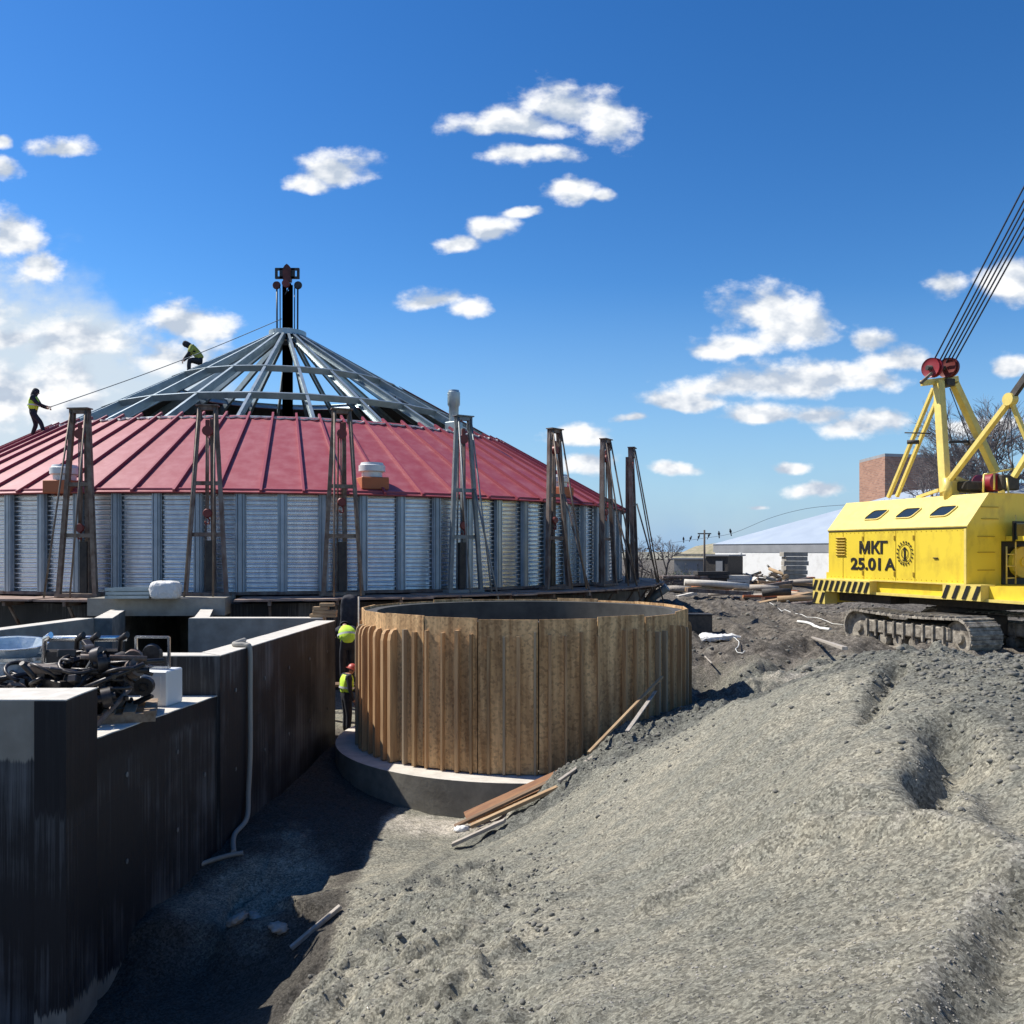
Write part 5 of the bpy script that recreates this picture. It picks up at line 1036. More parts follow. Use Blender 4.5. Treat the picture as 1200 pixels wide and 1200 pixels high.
# lettering
def text(s, size, loc_u, z, xs_=1.0, bold=.012):
    cu = bpy.data.curves.new('letters', 'FONT'); cu.body = s; cu.size = size; cu.extrude = .006; cu.offset = bold; cu.align_x = 'LEFT'
    o = bpy.data.objects.new('letters', cu); C.objects.link(o); dg = bpy.context.evaluated_depsgraph_get(); dg.update(); m_ = bpy.data.meshes.new_from_object(o.evaluated_get(dg)); bpy.data.objects.remove(o)
    m_.materials.clear(); m_.materials.append(MT['blackpaint'])
    xs0 = [v.co.x for v in m_.vertices]; w = max(xs0)-min(xs0)
    for v in m_.vertices:
        x, y, z_ = v.co; v.co = l3(loc_u-(x-min(xs0))*xs_/w, -.012-z_, z+y)
    oo = bpy.data.objects.new('lettering', m_); C.objects.link(oo); oo.parent = crane; return oo
text('МКГ', .47, 3.90, 2.42, 1.14, .014); text('25.01', .47, 4.27, 1.95, 1.24, .014); text('A', .47, 2.87, 1.95, .42, .011)
# round emblem: toothed ring, inner ring, small upright mark
g = MB(); ec = (2.10, 2.42)
def ep(x, y): return l3(ec[0]-x*.9, -.014, ec[1]+y)
for k in range(18):
    a = 2*math.pi*k/18; b = .26; h_ = .052
    g.prism([ep(math.cos(a+q)*r, math.sin(a+q)*r) for q, r in ((-.07, .285), (.07, .285), (.055, .34), (-.055, .34))], (0, 1, 0), .008)
for r0, r1, n0 in ((.25, .262, 36), (.13, .145, 28)):
    for k in range(n0):
        a, b = 2*math.pi*k/n0, 2*math.pi*(k+1)/n0; g.prism([ep(math.cos(a)*r0, math.sin(a)*r0), ep(math.cos(b)*r0, math.sin(b)*r0), ep(math.cos(b)*r1, math.sin(b)*r1), ep(math.cos(a)*r1, math.sin(a)*r1)], (0, 1, 0), .008)
g.prism([ep(-.03, -.17), ep(.03, -.17), ep(.03, .08), ep(-.03, .08)], (0, 1, 0), .008); g.prism([ep(-.06, .09), ep(.06, .09), ep(.03, .17), ep(-.03, .17)], (0, 1, 0), .008); g.prism([ep(-.09, -.2), ep(.09, -.2), ep(.09, -.17), ep(-.09, -.17)], (0, 1, 0), .008)
g.build('emblem', MT['blackpaint'], crane)
# deck frame and hazard boxes
ZD = 1.27
g = MB(); g.b2(l3(-2.6, BW-.05, ZD), l3(BL-.4, .10, ZP0-.003)); g.build('deck_frame', MT['yellow'], crane)
g = MB(); g.b2(l3(-2.6, .08, ZD-.035), l3(BL-.2, -.02, ZD+.035)); g.build('deck_rail', MT['yellow2'], crane)
def hazard(u0, u1, z0, z1, v0, drop=0):
    g = MB(); g.b2(l3(u0, v0, z0), l3(u1, .3, z1)); hb = g.build('hazard_box', MT['yellow2'], crane)
    n = max(2, int(abs(u1-u0)/.25)); h_ = z1-z0
    for k in range(n):
        uc = u0+.12+(abs(u1-u0)-.24)*k/(n-1) if n > 1 else (u0+u1)/2
        g = MB(); q_ = h_*.2; g.prism([l3(uc+.06+q_, v0-.012, z0+.03), l3(uc-.06+q_, v0-.012, z0+.03), l3(uc-.06-q_, v0-.012, z1-.03), l3(uc+.06-q_, v0-.012, z1-.03)], (0, 1, 0), .008); g.build('hazard_stripe', MT['blackpaint'], hb)
    return hb
hazard(-.58, .62, ZD-.02, ZP0+.03, -.16)
hazard(3.3, BL+.55, ZD-.02, ZP0+.0, -.16)
hazard(BL-.02, BL+.55, .86, ZD-.022, -.16)
g = MB(); g.b2(l3(BL+.003, .303, .9), l3(BL+.5, BW-.1, ZP0+.2)); g.build('counterweight', MT['yellow'], crane)
g = MB(); g.b2(l3(3.0, .32, ZD-.3), l3(BL-.1, BW-.3, ZD-.003)); g.b2(l3(-.6, .5, ZD-.25), l3(2.5, BW-.5, ZD-.003)); g.lathe([(0, -.3), (.85, -.3), (.85, .25), (0, .25)], 28, l3(1.4, BW/2, ZD-.45)); g.build('undercarriage', MT['dark'], crane)
# end face details (towards camera-right): ribs, opening with drum, cab
for z in (2.0, 2.45, 2.85, 3.3, 3.6): g = MB(); g.box(l3(-.012, .62+(.12 if z > 3 else 0), z), (.02, .55, .022)); g.build('step_rung', MT['dyellow'], crane)
g = MB(); g.box(l3(-.01, 1.62, 2.18), (.02, 1.0, 1.1)); g.build('opening_shade_plate', MT['blackpaint'], crane)  # flat black plate in place of the opening's shaded interior
g = MB(); g.lathe([(0, -.06), (.34, -.06), (.40, -.06), (.40, .06), (.34, .06), (0, .06)], 24, l3(-.09, 1.72, 2.2), Matrix(((0, 0, 1), (0, 1, 0), (-1, 0, 0)))); g.lathe([(0, -.09), (.12, -.09), (.12, .09), (0, .09)], 16, l3(-.09, 1.72, 2.2), Matrix(((0, 0, 1), (0, 1, 0), (-1, 0, 0)))); g.build('winch_wheel', MT['yellow'], crane)
for z in (1.8, 2.1, 2.4): g = MB(); g.tube([l3(-.2, 1.08, z), l3(-.2, 1.38, z)], .018, 6); g.build('ladder_rung', MT['yellow2'], crane)
for v_ in (1.08, 1.38): g = MB(); g.tube([l3(-.2, v_, 1.65), l3(-.2, v_, 3.4 if v_ > 1.2 else 2.6)], .02, 6); g.build('ladder_rail', MT['yellow2'], crane)
g = MB(); g.b2(l3(-.02, 1.25, 2.74), l3(-1.15, 2.5, 2.86)); g.build('cab_beam', MT['yellow'], crane)
cab = MB(); cab.b2(l3(-1.2, 1.5, 1.64), l3(-2.3, 2.6, 3.2)); cabo = cab.build('cab', MT['yellow'], crane)
g = MB(); g.b2(l3(-1.35, 1.49, 2.3), l3(-2.15, 1.47, 3.05)); g.build('cab_window', MT['glass'], cabo)
g = MB(); g.box(l3(-.35, 1.62, 2.98), (.05, .8, .42)); g.build('side_window', MT['glass'], crane)
g = MB(); g.box(l3(-.30, 1.62, 2.98), (.03, .9, .52)); g.build('window_frame', MT['blackpaint'], crane)
# black lamp box etc. on the deck frame end
for v_ in (.45, .95, 1.6): g = MB(); g.lathe([(0, 0), (.11, 0), (.11, .06), (0, .06)], 12, l3(-2.62, v_, 1.45), Matrix(((0, 0, 1), (0, 1, 0), (-1, 0, 0)))); g.build('deck_pin', MT['dark'], crane)
# masts. picture anchor points converted to the crane's own frame
def bw(p, q, r, name, m_='yellow2', h=None):
    g = MB(); g.bar(cw(p), cw(q), r, h or r, (0, 1, 0), .01); return g.build(name, MT[m_], crane)
hd1, hd2 = P(1100, 447, 24.7), P(1118, 449, 25.0)
A1 = P(1108, 577, 24.0); B1 = P(1166, 552, 25.8)
bw(A1, hd1, .24, 'mast_leg', h=.2); bw(B1, hd2, .22, 'mast_leg', h=.18)
bw(P(1041, 583, 26.4), P(1094, 455, 24.9), .10, 'back_stay'); bw(P(1051, 582, 26.5), P(1099, 466, 25.1), .10, 'back_stay')
g = MB(); g.tube([cw(P(1060, 507, 25.5)), cw(P(1091, 508, 25.3))], .02, 6); g.tube([cw(P(1063, 518, 25.4)), cw(P(1077, 518, 25.3))], .06, 8); g.build('stay_clamp', MT['dark'], crane)
g = MB(); g.bar(cw(P(1080, 449, 24.6)), cw(P(1122, 444, 25.0)), .16, .12, (0, 1, 0), .01); g.build('head_beam', MT['yellow2'], crane)
g = MB(); g.bar(cw(P(1079, 449, 24.55)), cw(P(1092, 437, 24.6)), .07, .07); g.build('head_lever', MT['brown'], crane)
g = MB(); g.box(cw(P(1109, 449, 24.9)), (.36, .3, .2), None, .02); g.build('head_block', MT['dark'], crane)
tip = Vector((12.95, 17.0, 16.1)); hz0 = P(1105, 432, 24.7)
ropd = (tip-hz0); latd = Vector((.8, .5, 0)).normalized()
for k, off in enumerate((-.30, -.20, .18, .28)):
    px0 = [1091, 1094, 1110, 1113][k]; c = cw(P(px0, 431, 24.7)); ax = cw(CO+latd).normalized()
    m3 = ax.to_track_quat('Z', 'Y').to_matrix(); g = MB(); g.lathe([(0, -.035), (.10, -.035), (.24, -.02), (.27, -.04), (.27, .04), (.24, .02), (.10, .035), (0, .035)], 24, c, m3)
    g.build('sheave', MT['hoist2'] if k < 2 else MT['hoist'], crane)
g = MB(); g.tube([cw(P(1086, 431, 24.65)), cw(P(1119, 432, 24.8))], .07, 10); g.build('sheave_axle', MT['dark'], crane)
ru = []
for k, px0 in enumerate((1093, 1100, 1104, 1109, 1113, 1118)):
    px1 = 1200+(-14, -3, 4, 12, 20, 28)[k]*.75; y1 = 228
    s_ = P(px0, 425, 24.7); dirp = P(px1+6, y1, 21.4); e_ = s_+(dirp-s_)*2.3
    g = MB(); g.tube([cw(s_), cw(e_)], .022, 5); g.build('boom_rope', MT['wire'], crane)
    ru.append(e_)
# lattice boom outside the frame on the right, reached by the ropes
tipc = sum(ru, Vector())/len(ru); foot = Vector((14.6, 20.9, 1.6))
ax = (tipc-foot).normalized(); s1 = ax.cross(Vector((0, 1, 0))).normalized(); s2 = ax.cross(s1); Lb = (tipc-foot).length; st_ = []
for i in range(13):
    f = i/12; w = .5*min(1, .25+f*3, .3+(1-f)*3); st_.append([foot+ax*Lb*f+s1*a*w+s2*b*w for a, b in ((-1, -1), (1, -1), (1, 1), (-1, 1))])
g = MB()
for i in range(12):
    for k in range(4): g.bar(cw(st_[i][k]), cw(st_[i+1][k]), .09, .09); g.bar(cw(st_[i][k]), cw(st_[i+1][(k+1) % 4]), .045, .045)
g.build('lattice_boom', MT['yellow2'], crane)
# front gantry bars seen at the right edge
N1 = P(1112, 563, 23.9); K1 = P(1184, 468, 22.4); K2 = P(1206, 437, 22.0)
g = MB(); g.bar(cw(N1), cw(K1), .11, .11, (0, 1, 0)); g.bar(cw(N1+Vector((.12, .1, 0))), cw(K1+Vector((.05, .1, -.1))), .06, .06); g.build('gantry_bar', MT['yellow2'], crane)
g = MB(); g.bar(cw(K1), cw(K2), .16, .12, (0, 1, 0)); g.build('gantry_bar', MT['dark'], crane)
bw(K1, P(1204, 517, 22.3), .10, 'gantry_strut'); bw(P(1188, 559, 22.4), P(1206, 530, 22.1), .13, 'gantry_strut')
bw(K2+Vector((.02, 0, .02)), P(1222, 405, 21.7), .13, 'gantry_strut')
g = MB(); g.lathe([(0, -.1), (.16, -.1), (.16, .1), (0, .1)], 14, cw(K1), Matrix(((1, 0, 0), (0, 0, 1), (0, -1, 0)))); g.build('gantry_joint', MT['yellow2'], crane)
for a_, b_ in ((1184, 1187), (1183, 1165), (1184, 1176)):
    g = MB(); g.tube([cw(P(a_, 477, 22.6)), cw(P(b_, 556 if b_ > 1180 else 530, 23.2))], .012, 5); g.build('gantry_cable', MT['wire'], crane)
for a_, b_ in (((1104, 482), (1116, 517)), ((1113, 455), (1136, 516))):
    g = MB(); g.tube([cw(P(*a_, 25)), cw(P(*b_, 25.3))], .014, 5); g.build('mast_cable', MT['wire'], crane)
g = MB(); g.bar(cw(P(1113, 518, 25.2)), cw(P(1150, 517, 25.6)), .07, .06, (0, 1, 0)); g.box(cw(P(1140, 519, 25.5)), (.35, .35, .12), None, .02); g.build('mast_crosshead', MT['dark'], crane)
g = MB(); g.b2(l3(1.25, .72, ZR+.02), l3(1.62, 1.02, ZR+.42)); g.tube([cw(P(1110, 560, 23.95)), cw(P(1111.5, 585, 23.95))], .12, 12); g.build('mast_foot', MT['yellow2'], crane)
g = MB(); g.bar(cw(P(1075, 583, 25.2)), cw(P(1101, 574, 24.2)), .08, .08); g.build('roof_brace', MT['yellow2'], crane)
# roof-top winch, rails and clutter
g = MB(); g.lathe([(0, -.3), (.24, -.3), (.24, .3), (0, .3)], 18, cw(P(1157, 566, 24.0)), Matrix(((0, 0, 1), (0, 1, 0), (-1, 0, 0)))); g.build('roof_winch', MT['hoist2'], crane)
g = MB(); g.box(cw(P(1140, 571, 24.3)), (.9, 1.3, .25), None, .03); g.box(cw(P(1176, 566, 23.9)), (.5, .6, .4), None, .03); g.build('roof_machinery', MT['dark'], crane)
g = MB()
for a_, b_ in (((1152, 577), (1153, 556)), ((1153, 556), (1189, 549)), ((1165, 574), (1165, 553)), ((1180, 560), (1184, 597))): g.tube([cw(P(*a_, 23.2)), cw(P(*b_, 23.2))], .025, 6)
g.build('handrail', MT['yellow2'], crane)
g = MB(); g.bar(cw(P(1173, 575, 23.1)), cw(P(1179, 592, 23.1)), .10, .12); g.bar(cw(P(1119, 560, 24)), cw(P(1140, 568, 24.2)), .10, .10); g.build('roof_link', MT['yellow2'], crane)
# tracks
def track(u0, v0, name):
    Lt, ht, wt = 4.3, .92, .95; r = ht/2; pts_ = []
    def pth(s_):   # closed loop, s in metres
        a_ = Lt-2*r; per = 2*a_+2*math.pi*r; s_ %= per
        if s_ < a_: return (r+s_, ht, 0)
        s_ -= a_
        if s_ < math.pi*r: a = s_/r; return (r+a_+r*math.sin(a), r+r*math.cos(a), a)
        s_ -= math.pi*r
        if s_ < a_: return (r+a_-s_, 0, math.pi)
        s_ -= a_; a = s_/r; return (r-r*math.sin(a), r-r*math.cos(a), math.pi+a)
    tr = MB(); a_ = Lt-2*r; per = 2*a_+2*math.pi*r; n = 46
    for k in range(n):
        x, z, a = pth(per*k/n); sag = -.05*math.sin(math.pi*(x-r)/a_) if a == 0 else 0
        c = l3(u0+x, v0+wt/2, z+sag+.01); m3 = Matrix.Rotation(a, 3, 'Y'); off = m3 @ Vector((0, 0, -.03))
        tr.box(c+off, (per/n*.93, wt, .055), m3, .006); tr.box(c+m3 @ Vector((.0, 0, .01)), (.035, wt*.98, .05), m3)
    t = tr.build('track_belt', MT['track'], crane)
    for k in range(2):
        g = MB(); c = l3(u0+r+k*a_, v0+wt/2, r); g.lathe([(0, -.4), (.12, -.4), (.14, -.32), (.36, -.32), (.40, -.38), (.40, .38), (.36, .32), (.14, .32), (.12, .4), (0, .4)], 22, c, Matrix(((1, 0, 0), (0, 0, 1), (0, -1, 0)))); g.build('idler_wheel', MT['track'], t)
    for k in range(6):
        g = MB(); g.lathe([(0, -.36), (.15, -.36), (.17, -.3), (.17, .3), (.15, .36), (0, .36)], 16, l3(u0+r+.35+k*(a_-.7)/5, v0+wt/2, .20), Matrix(((1, 0, 0), (0, 0, 1), (0, -1, 0)))); g.build('road_wheel', MT['track'], t)
    g = MB(); g.box(l3(u0+Lt/2, v0+wt/2, .52), (a_-.5, wt*.84, .34), None, .04)
    for k in range(9): g.box(l3(u0+r+.4+k*(a_-.8)/8, v0+.055, .50), (.05, .06, .42))
    g.build('track_frame', MT['track'], t)
TU0 = .4-2.6+.1
pn = cw(Vector((10.4, 20.3, 0))); track(pn.x, -pn.y, 'near'); track(pn.x, -pn.y+2.55, 'far')
g = MB(); g.box(l3(pn.x+2.15, -pn.y+1.75, .62), (1.6, 1.7, .5), None, .03); g.build('axle_frame', MT['dark'], crane)

# ------------------------------------------------------------------ far buildings
hall = empty('long_hall', (20, 66, 0), 'long low white hall with a wide pale metal roof behind the crane', 'hall')
e0, e1 = P(838, 0, 74), P(1330, 0, 46); e0.z = e1.z = 0
dirH = (e1-e0).normalized(); nH = Vector((-dirH.y, dirH.x, 0)); LH = (e1-e0).length; WH = 22
m3 = Matrix((dirH, nH, Vector((0, 0, 1)))).transposed()
def hw(a, b, z): return e0+dirH*a+nH*b+Vector((0, 0, z))-hall.location
g = MB(); g.prism([hw(0, 0, -.5), hw(LH, 0, -.5), hw(LH, 0, 2.35), hw(0, 0, 2.35)], nH, WH); g.build('wall', MT['white'], hall)
g = MB(); g.prism([hw(-.2, -.03, 2.352), hw(LH+.2, -.03, 2.352), hw(LH+.2, -.03, 3.0), hw(-.2, -.03, 3.0)], nH, WH+.06); g.build('fascia', MT['greyband'], hall)
HRZ = 7.2
vs = [hw(-.3, -.08, 3.003), hw(LH+.6, -.08, 3.003), hw(LH+.6, WH+.6, 3.0), hw(-.6, WH+.6, 3.0), hw(10, WH/2, HRZ), hw(LH-6, WH/2, HRZ)]
g = MB().add(vs, [(0, 1, 5, 4), (1, 2, 5), (2, 3, 4, 5), (3, 0, 4), (0, 3, 2, 1)]); g.build('roof', MT['slate'], hall)
for k in range(9):
    g = MB(); g.box(hw(3+k*4.6, -.05, 1.2), (.25, .12, 2.2), m3); g.build('buttress', MT['white'], hall)
g = MB(); g.box(hw(12.9, -.06, 2.45), (.35, .1, .9), m3); g.build('vent_box', MT['greyband'], hall)
# brick block
bk = empty('brick_building', (36, 82, 0), 'tall plain brown brick building rising behind the long hall', 'building')
c0 = P(1037, 0, 80); c1 = P(1007, 0, 86); c2 = P(1120, 0, 82); H1 = HC+109/FX*81
pp = [Vector((c1.x, c1.y, 0)), Vector((c0.x, c0.y, 0)), Vector((c2.x, c2.y, 0)), Vector((c2.x-1.5, c2.y+7, 0))]
g = MB(); g.prism([p-bk.location for p in pp], (0, 0, 1), H1); g.build('wall', MT['brick'], bk)
g = MB(); mid_ = (pp[0]+pp[1])/2
g.prism([(p-bk.location)*1.0+Vector((0, 0, H1+.003)) for p in pp], (0, 0, 1), .25); g.build('parapet', MT['greyband'], bk)
# mossy shed left of the hall
ms = empty('old_shed', P(815, 645, 78)*1, 'old shed with a mossy brown roof left of the white hall', 'shed'); ms.location.z = 0
a_, b_ = P(790, 0, 80), P(846, 0, 77); a_.z = b_.z = 0; d_ = (b_-a_).normalized(); n_ = Vector((-d_.y, d_.x, 0)); Lm = (b_-a_).length
def mw(x, y, z): return a_+d_*x+n_*y+Vector((0, 0, z))-ms.location
g = MB().prism([mw(0, 0, -.3), mw(Lm, 0, -.3), mw(Lm, 0, 2.2), mw(0, 0, 2.2)], n_, 9); g.build('wall', MT['conc_dark'], ms)
g = MB().add([mw(-.3, -.6, 1.75), mw(Lm+.3, -.6, 1.75), mw(Lm+.3, 4.5, 3.6), mw(-.3, 4.5, 2.9), mw(Lm+.3, 9.6, 1.75), mw(-.3, 9.6, 1.75)], [(0, 1, 2, 3), (3, 2, 4, 5), (0, 3, 5), (1, 4, 2)]); g.build('roof', MT['mossroof'], ms)
def cabin(px0, px1, Yq, h, m_, name, lb, dpt=2.5, mat2=None):
    a, b = P(px0, 0, Yq), P(px1, 0, Yq-1); a.z = b.z = 0; o0 = empty(name, (a+b)/2, lb, 'shed' if 'shed' in name else 'container'); d = (b-a).normalized(); n = Vector((-d.y, d.x, 0)); m = Matrix((d, n, Vector((0, 0, 1)))).transposed(); l_ = (b-a).length
    g = MB(); g.box(n*dpt/2+Vector((0, 0, h/2)), (l_, dpt, h), m); g.build('wall', MT[m_], o0)
    g = MB(); g.box(n*dpt/2+Vector((0, 0, h+.06)), (l_+.3, dpt+.3, .1), m); g.build('roof', MT[mat2 or 'greyband'], o0)
    g = MB(); g.box(-n*.03+d*l_*.12+Vector((0, 0, h*.45)), (min(.9, l_*.3), .05, h*.8), m); g.build('door', MT['greyband'], o0); return o0
cabin(790, 826, 64, 1.85, 'gsteel2', 'grey_shed', 'low grey metal shed in front of the mossy roofed one')
cabin(827, 853, 62, 2.1, 'dark', 'dark_container', 'dark container between the grey shed and the white hall')
# pole, cable with birds
pole = empty('utility_pole', P(825.5, 0, 60), 'thin utility pole in front of the mossy roofed shed', 'pole'); pole.location.z = 0; ph = HC+24/FX*60
MB().tube([(0, 0, -.2), (0, 0, ph)], [.09, .06], 8).build('shaft', MT['bark'], pole); MB().box((0, 0, ph-.25), (.9, .08, .08)).build('crossarm', MT['bark'], pole)
cab_pts = [P(760, 640, 66), P(801, 634, 64), P(822, 631, 62), P(858, 625, 60), P(900, 608, 56), P(935, 598, 53), P(970, 593, 50), P(1030, 590, 47)]
tag(MB().tube(spline(cab_pts, 4), .012, 5).build('overhead_cable', MT['wire']), 'thin overhead cable rising from the birds towards the crane', 'cable')
BL_ = ['leftmost of the six dark birds on the cable', 'second dark bird from the left on the cable', 'third dark bird from the left on the cable', 'fourth dark bird from the left, just right of the pole', 'fifth dark bird, second from the right on the cable', 'rightmost of the six dark birds on the cable']
sc_pts = spline(cab_pts, 40)
for k, px in enumerate((801, 809.5, 819, 831, 843, 856.5)):
    v = min(sc_pts, key=lambda p: abs(600+FX*p.x/p.y-px)); s = .72+.1*(k > 3)
    g = MB(); g.lathe([(0, -.17), (.05, -.15), (.10, -.04), (.10, .05), (.05, .14), (0, .16)], 10, (0, 0, .17), Euler((.5, 0, 0)).to_matrix()); g.lathe([(0, -.06), (.055, -.03), (.06, .02), (0, .07)], 10, (0, .10-.18, .34)); g.tube([(0, -.14, .34), (0, -.22, .33)], [.018, .004], 5)
    g.prism([(-.04, .05, .02), (.04, .05, .02), (.05, .16, -.20), (-.05, .16, -.20)], (0, 1, 0), .02); g.tube([(0, 0, -.01), (0, 0, .08)], .012, 5)
    o = g.build('bird', MT['bird']); o.location = v+Vector((0, 0, .02)); o.scale = (s,)*3; o.rotation_euler = (0, 0, random.uniform(-.8, .8)); tag(o, BL_[k], 'bird', 'birds perched in a row on the cable')
# ------------------------------------------------------------------ trees
def tree(px, Yq, h, lb, seed, depth=6, spread=.5, z0=0, r0=None, name='bare_tree', brm='twig'):
    rn = random.Random(seed); v = P(px, 0, Yq); root = empty(name, (v.x, v.y, z0), lb, 'tree'); tr = MB(); cr_ = MB()
    def grow_(p, d, l, r, lev):
        q = p+d*l; k = 3 if lev > 2 else 5; m_ = p.lerp(q, .5)+Vector([rn.gauss(0, l*.05) for _ in range(3)])
        (tr if lev < 2 else cr_).tube([p, m_, q], [r, r*.85, r*.7], k, cap=False)
        if lev >= depth: return
        for b in range(rn.choice((2, 3, 3) if lev < depth-1 else (4, 5, 5))):
            nd_ = (d+Vector((rn.gauss(0, spread), rn.gauss(0, spread), rn.gauss(.12, spread*.6)))).normalized(); grow_(p.lerp(q, rn.uniform(.55, 1)), nd_, l*rn.uniform(.62, .85), r*.62, lev+1)
    grow_(Vector((0, 0, -.3)), Vector((rn.gauss(0, .05), rn.gauss(0, .05), 1)).normalized(), h*.28, r0 or h*.018, 0)
    tr.build('trunk', MT['bark'], root, smooth=True, recalc=False); cr_.build('crown', MT[brm], root, smooth=False, recalc=False); return root
tree(1150, 62, 15.5, 'large bare tree rising behind the crane mast', 1, 7, .5)
tree(1194, 60, 17, 'tallest bare tree at the right edge behind the gantry', 2, 7, .5)
tree(1118, 66, 13, 'smaller bare tree left of the large one behind the crane mast', 12, 7, .5)
tree(1235, 58, 16, 'bare tree just beyond the right edge of the yard', 3, 6, .5)
tree(781, 70, 5.4, 'slim bare tree standing clear left of the grey shed', 4, 5, .42)
tree(764, 66, 5.2, 'low bare tree behind the last lifting jack', 5, 6, .6)
tree(752, 72, 5, 'twiggy bare bush just right of the silo wall', 6, 6, .7)
tree(1092, 75, 9, 'bare tree in front of the brick building', 9, 6, .5)
# far hedge line on the horizon
rn = np.random.RandomState(4); n = 9000; x = rn.uniform(-260, 300, n); hgt = 3.2+2.0*fbm(x*.03, x*0, 5, 4)+1.2*fbm(x*.2, x*0, 6, 3)
z = rn.uniform(-.5, 1, n)*hgt; y = 230+rn.uniform(-4, 4, n); sz = rn.uniform(.3, .9, n); V = []; F = []
for i in range(n):
    c = Vector((x[i], y[i], max(0, z[i]))); a = Vector(rn.normal(0, 1, 3)).normalized()*sz[i]; b = Vector(rn.normal(0, 1, 3)).normalized()*sz[i]; k = len(V); V += [c, c+a, c+b]; F.append((k, k+1, k+2))
tag(MB().add(V, F).build('distant_woods', MT['woods'], recalc=False), 'dark line of distant woods along the horizon', 'woods', kind='stuff')
bushes = [(757, 50, 1.0, 'brown bush at the end of the walkway'), (799, 62.5, .8, 'low green bush in front of the grey shed'), (744, 52, 1.2, 'dark bush right against the silo\'s right edge'), (778, 60, .8, 'dry bush between the last jack braces and the grey shed')]
for k, (px, Yq, h, lb) in enumerate(bushes):
    r_ = random.Random(k+40); V = []; F = []
    for i in range(900):
        d = Vector((r_.gauss(0, .9), r_.gauss(0, .6), abs(r_.gauss(.4, .45)))); c = d*h; s = r_.uniform(.04, .10); a = Vector([r_.gauss(0, 1) for _ in range(3)]).normalized()*s; b = Vector([r_.gauss(0, 1) for _ in range(3)]).normalized()*s; q_ = len(V); V += [c, c+a, c+b]; F.append((q_, q_+1, q_+2))
    g = MB().add(V, F); v = P(px, 0, Yq); root = empty('bush', (v.x, v.y, gz(v.x, v.y)), lb, 'bush'); g.build('foliage', MT['woods'] if k != 1 else MT['hedge'], root, recalc=False)
    g = MB()
    for i in range(14): a = r_.uniform(0, 6.28); g.tube([(0, 0, 0), (math.cos(a)*h*.5, math.sin(a)*h*.4, h*.6), (math.cos(a)*h*.9, math.sin(a)*h*.6, h*r_.uniform(.9, 1.5))], [.03, .02, .006], 4)
    g.build('stem', MT['bark'], root)
# ------------------------------------------------------------------ timber, pipes and rubble before the hall
def on(px, py, dz=0): v = hit(px, py); return Vector((v.x, v.y, v.z+dz))
DB = [('concrete_pipe', (788, 676), (806, 678), .30, 'conc', 'pale concrete pipe at the left end of the yard scrap'),
      ('log', (784, 684), (812, 686), .20, 'timber', 'pinkish log below the pale concrete pipe'),
      ('log', (806, 681), (838, 684), .16, 'rust', 'brown pole lying beside the pipe'),
      ('beam', (824, 680), (850, 682), .17, 'conc', 'grey beam in the middle of the yard scrap'),
      ('beam', (843, 675), (868, 679), .17, 'conc_top', 'white beam leading to the rubble heap'),
      ('log', (852, 672), (880, 681), .22, 'timber', 'tan log slanting across the rubble'),
      ('pipe', (838, 670), (862, 662), .12, 'conc_top', 'white pipe propped against the hall wall'),
      ('beam', (842, 690), (878, 689), .10, 'timber', 'long flat timber lying in front of the rubble'),
      ('log', (880, 684), (888, 670), .14, 'timber', 'short log standing askew in the rubble'),
      ('pipe', (893, 680), (899, 668), .10, 'ylog', 'yellowish pole leaning in the rubble'),
      ('pipe', (940, 681), (958, 690), .14, 'dark', 'dark hose like pipe beside the crane tail')]
for nm, a_, b_, r_, m_, lb in DB:
    p, q = on(*a_, r_*.8), on(*b_, r_*.8)
    if nm == 'beam': g = MB().bar(p, q, r_*1.6, r_*1.6)
    else: g = MB().tube([p, (p+q)/2+Vector((0, 0, .03)), q], [r_, r_*.95, r_*.85], 12)
    c = (p+q)/2; g.v = [(v[0]-c.x, v[1]-c.y, v[2]-c.z) for v in g.v]; o = g.build(nm, MT[m_]); o.location = c; tag(o, lb, nm.split('_')[-1])
def slabs(px, py, n, w, t, m_, lb, group, seed, name='concrete_slab'):
    r_ = random.Random(seed); b = on(px, py)
    for k in range(n):
        g = MB(); g.box((0, 0, 0), (w*r_.uniform(.9, 1.1), w*.55, t*.92), None, .01); o = g.build(name, MT[m_]); o.location = b+Vector((r_.uniform(-.06, .06), r_.uniform(-.06, .06), t*(k+.5))); o.rotation_euler = (0, 0, r_.uniform(-.1, .1))
        pos = 'bottom' if k == 0 else ('top' if k == n-1 else ['second', 'third', 'fourth', 'fifth', 'sixth', 'seventh'][k-1]+' from the bottom'); tag(o, f'{lb}, {pos} of its stack', 'slab' if 'slab' in name else 'board', group)
slabs(833, 688, 5, 2.1, .24, 'dark', 'dark slab in front of the container', 'dark slabs stacked in the yard', 3, 'dark_slab')
slabs(931, 684, 7, 1.5, .30, 'conc', 'grey block against the hall wall', 'blocks stacked against the hall', 4, 'concrete_block')
slabs(862, 664, 4, 1.6, .26, 'conc_top', 'white block beside the container', 'white blocks beside the container', 6, 'white_block')
slabs(801, 671, 4, 3.0, .18, 'rust', 'brown board by the grey shed', 'brown boards piled by the grey shed', 5, 'board')
slabs(944, 684, 3, 1.2, .16, 'orange', 'orange brown block near the crane tail', 'orange blocks near the crane tail', 7, 'brick_pack')
r_ = random.Random(5); SB = []
CN2 = dict(timber='tan', conc_top='whitish', rust='rusty brown', greywood='grey', dark='black', orange='reddish')
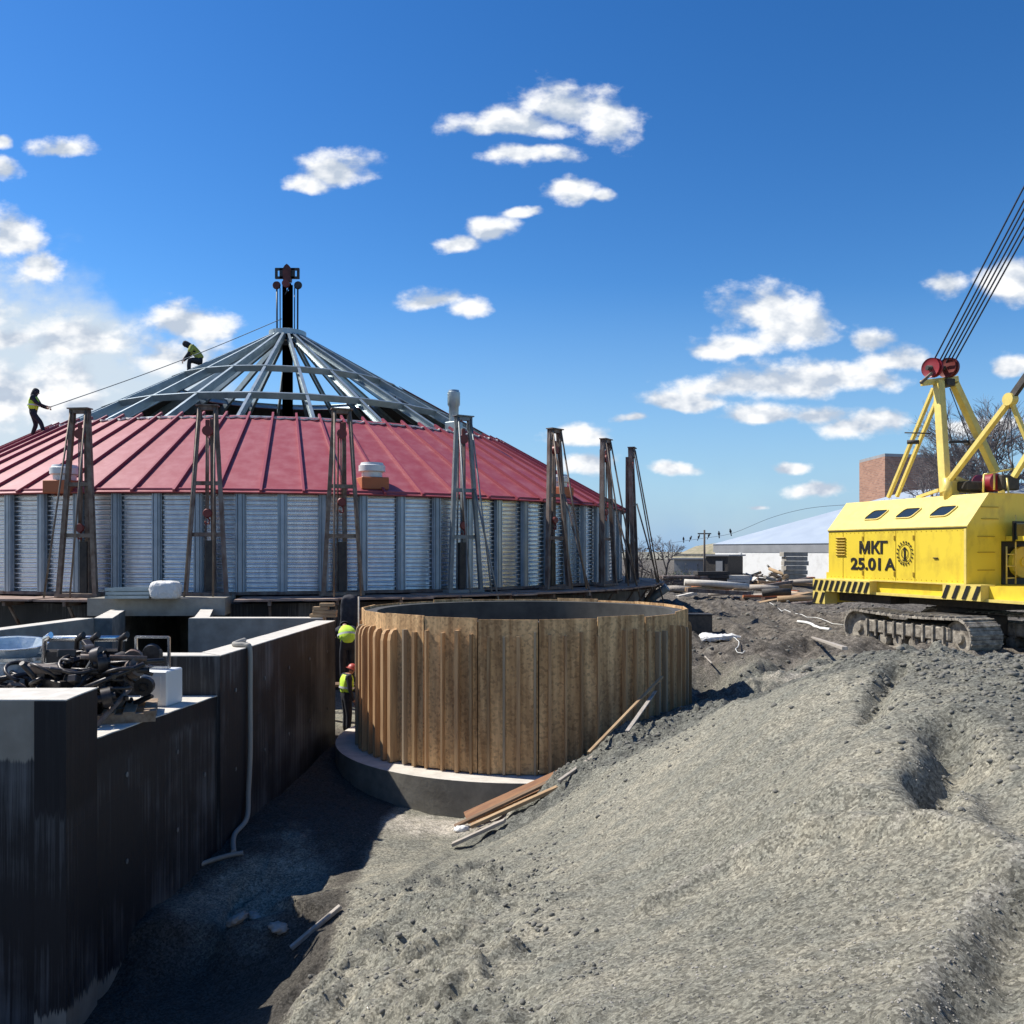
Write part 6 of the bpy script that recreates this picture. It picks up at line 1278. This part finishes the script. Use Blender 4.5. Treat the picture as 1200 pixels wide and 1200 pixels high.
for k in range(30):
    px = r_.uniform(786, 958); Yq = r_.uniform(40, 52); v = P(px, 0, Yq); mcol = r_.choice(['timber', 'timber', 'conc_top', 'rust', 'rust', 'greywood', 'dark', 'orange']); ln = r_.uniform(1.2, 3.6); rad_ = r_.uniform(.08, .22); ang = r_.gauss(0, .45)
    z0 = gz(v.x, v.y)+rad_*.8+r_.choice((0, 0, .25, .5)); d_ = Vector((math.cos(ang), math.sin(ang), r_.gauss(0, .07)))*ln/2; kind_ = r_.choice(('log', 'beam')); g = MB()
    if kind_ == 'log': g.tube([-d_, Vector((0, 0, .03)), d_], [rad_, rad_*.95, rad_*.85], 10)
    else: g.bar(-d_, d_, rad_*1.8, rad_*1.1)
    o = g.build(kind_, MT[mcol]); o.location = (v.x, v.y, z0); SB.append((mcol, kind_, px, o))
OR = ['', 'second ', 'third ', 'fourth ', 'fifth ', 'sixth ', 'seventh ', 'eighth ']
for key in sorted({(a, b) for a, b, _, _ in SB}):
    gp = sorted([t for t in SB if (t[0], t[1]) == key], key=lambda t: t[2])
    for i, t in enumerate(gp): tag(t[3], (f'only {CN2[key[0]]} {key[1]}' if len(gp) == 1 else f'leftmost {CN2[key[0]]} {key[1]}' if i == 0 else f'{OR[i]}{CN2[key[0]]} {key[1]} from the left')+' in the front strip of yard scrap', key[1], 'logs and beams strewn in the front strip of scrap')
r_ = random.Random(77); WD = ['pale', 'grey', 'brown', 'dark', 'tan', 'whitish']; PLc = ['left part', 'middle', 'right part', 'foot', 'top', 'back']
RB = []
for k in range(34):
    px, py = r_.uniform(868, 928), r_.uniform(672, 690); mcol = r_.choice(['timber', 'conc', 'conc_top', 'rust', 'greywood', 'dark']); b = on(px, py)
    g = MB(); rot = Euler((r_.uniform(-.6, .6), r_.uniform(-.5, .5), r_.uniform(0, 3))).to_matrix(); s = r_.uniform(.4, 1.5)
    if r_.random() < .55: g.box((0, 0, 0), (s, s*r_.uniform(.15, .4), r_.uniform(.06, .25)), rot, .01)
    else: g.tube([rot @ Vector((-s, 0, 0)), rot @ Vector((s, 0, 0))], r_.uniform(.05, .12), 8)
    shp = 'board' if len(g.sm) == len(g.f) and not any(g.sm) else 'pole'
    o = g.build('rubble_piece', MT[mcol]); o.location = b+Vector((0, r_.uniform(0, 2.5), r_.uniform(.1, .9))); RB.append((mcol, shp, FX*o.location.x/o.location.y, o))
CN = dict(timber='tan wooden', conc='grey concrete', conc_top='pale', rust='rusty brown', greywood='weathered grey', dark='dark')
OR = ['', 'second ', 'third ', 'fourth ', 'fifth ', 'sixth ', 'seventh ']
for key in sorted({(m_, s_) for m_, s_, _, _ in RB}):
    gp = sorted([t for t in RB if (t[0], t[1]) == key], key=lambda t: t[2])
    for i, t in enumerate(gp):
        w = f'only {CN[key[0]]} {key[1]} in the rubble heap before the white hall' if len(gp) == 1 else (f'leftmost {CN[key[0]]} {key[1]} in the rubble heap before the white hall' if i == 0 else f'{OR[i]}{CN[key[0]]} {key[1]} from the left in the rubble heap before the white hall')
        tag(t[3], w, 'rubble', 'rubble heap before the white hall')
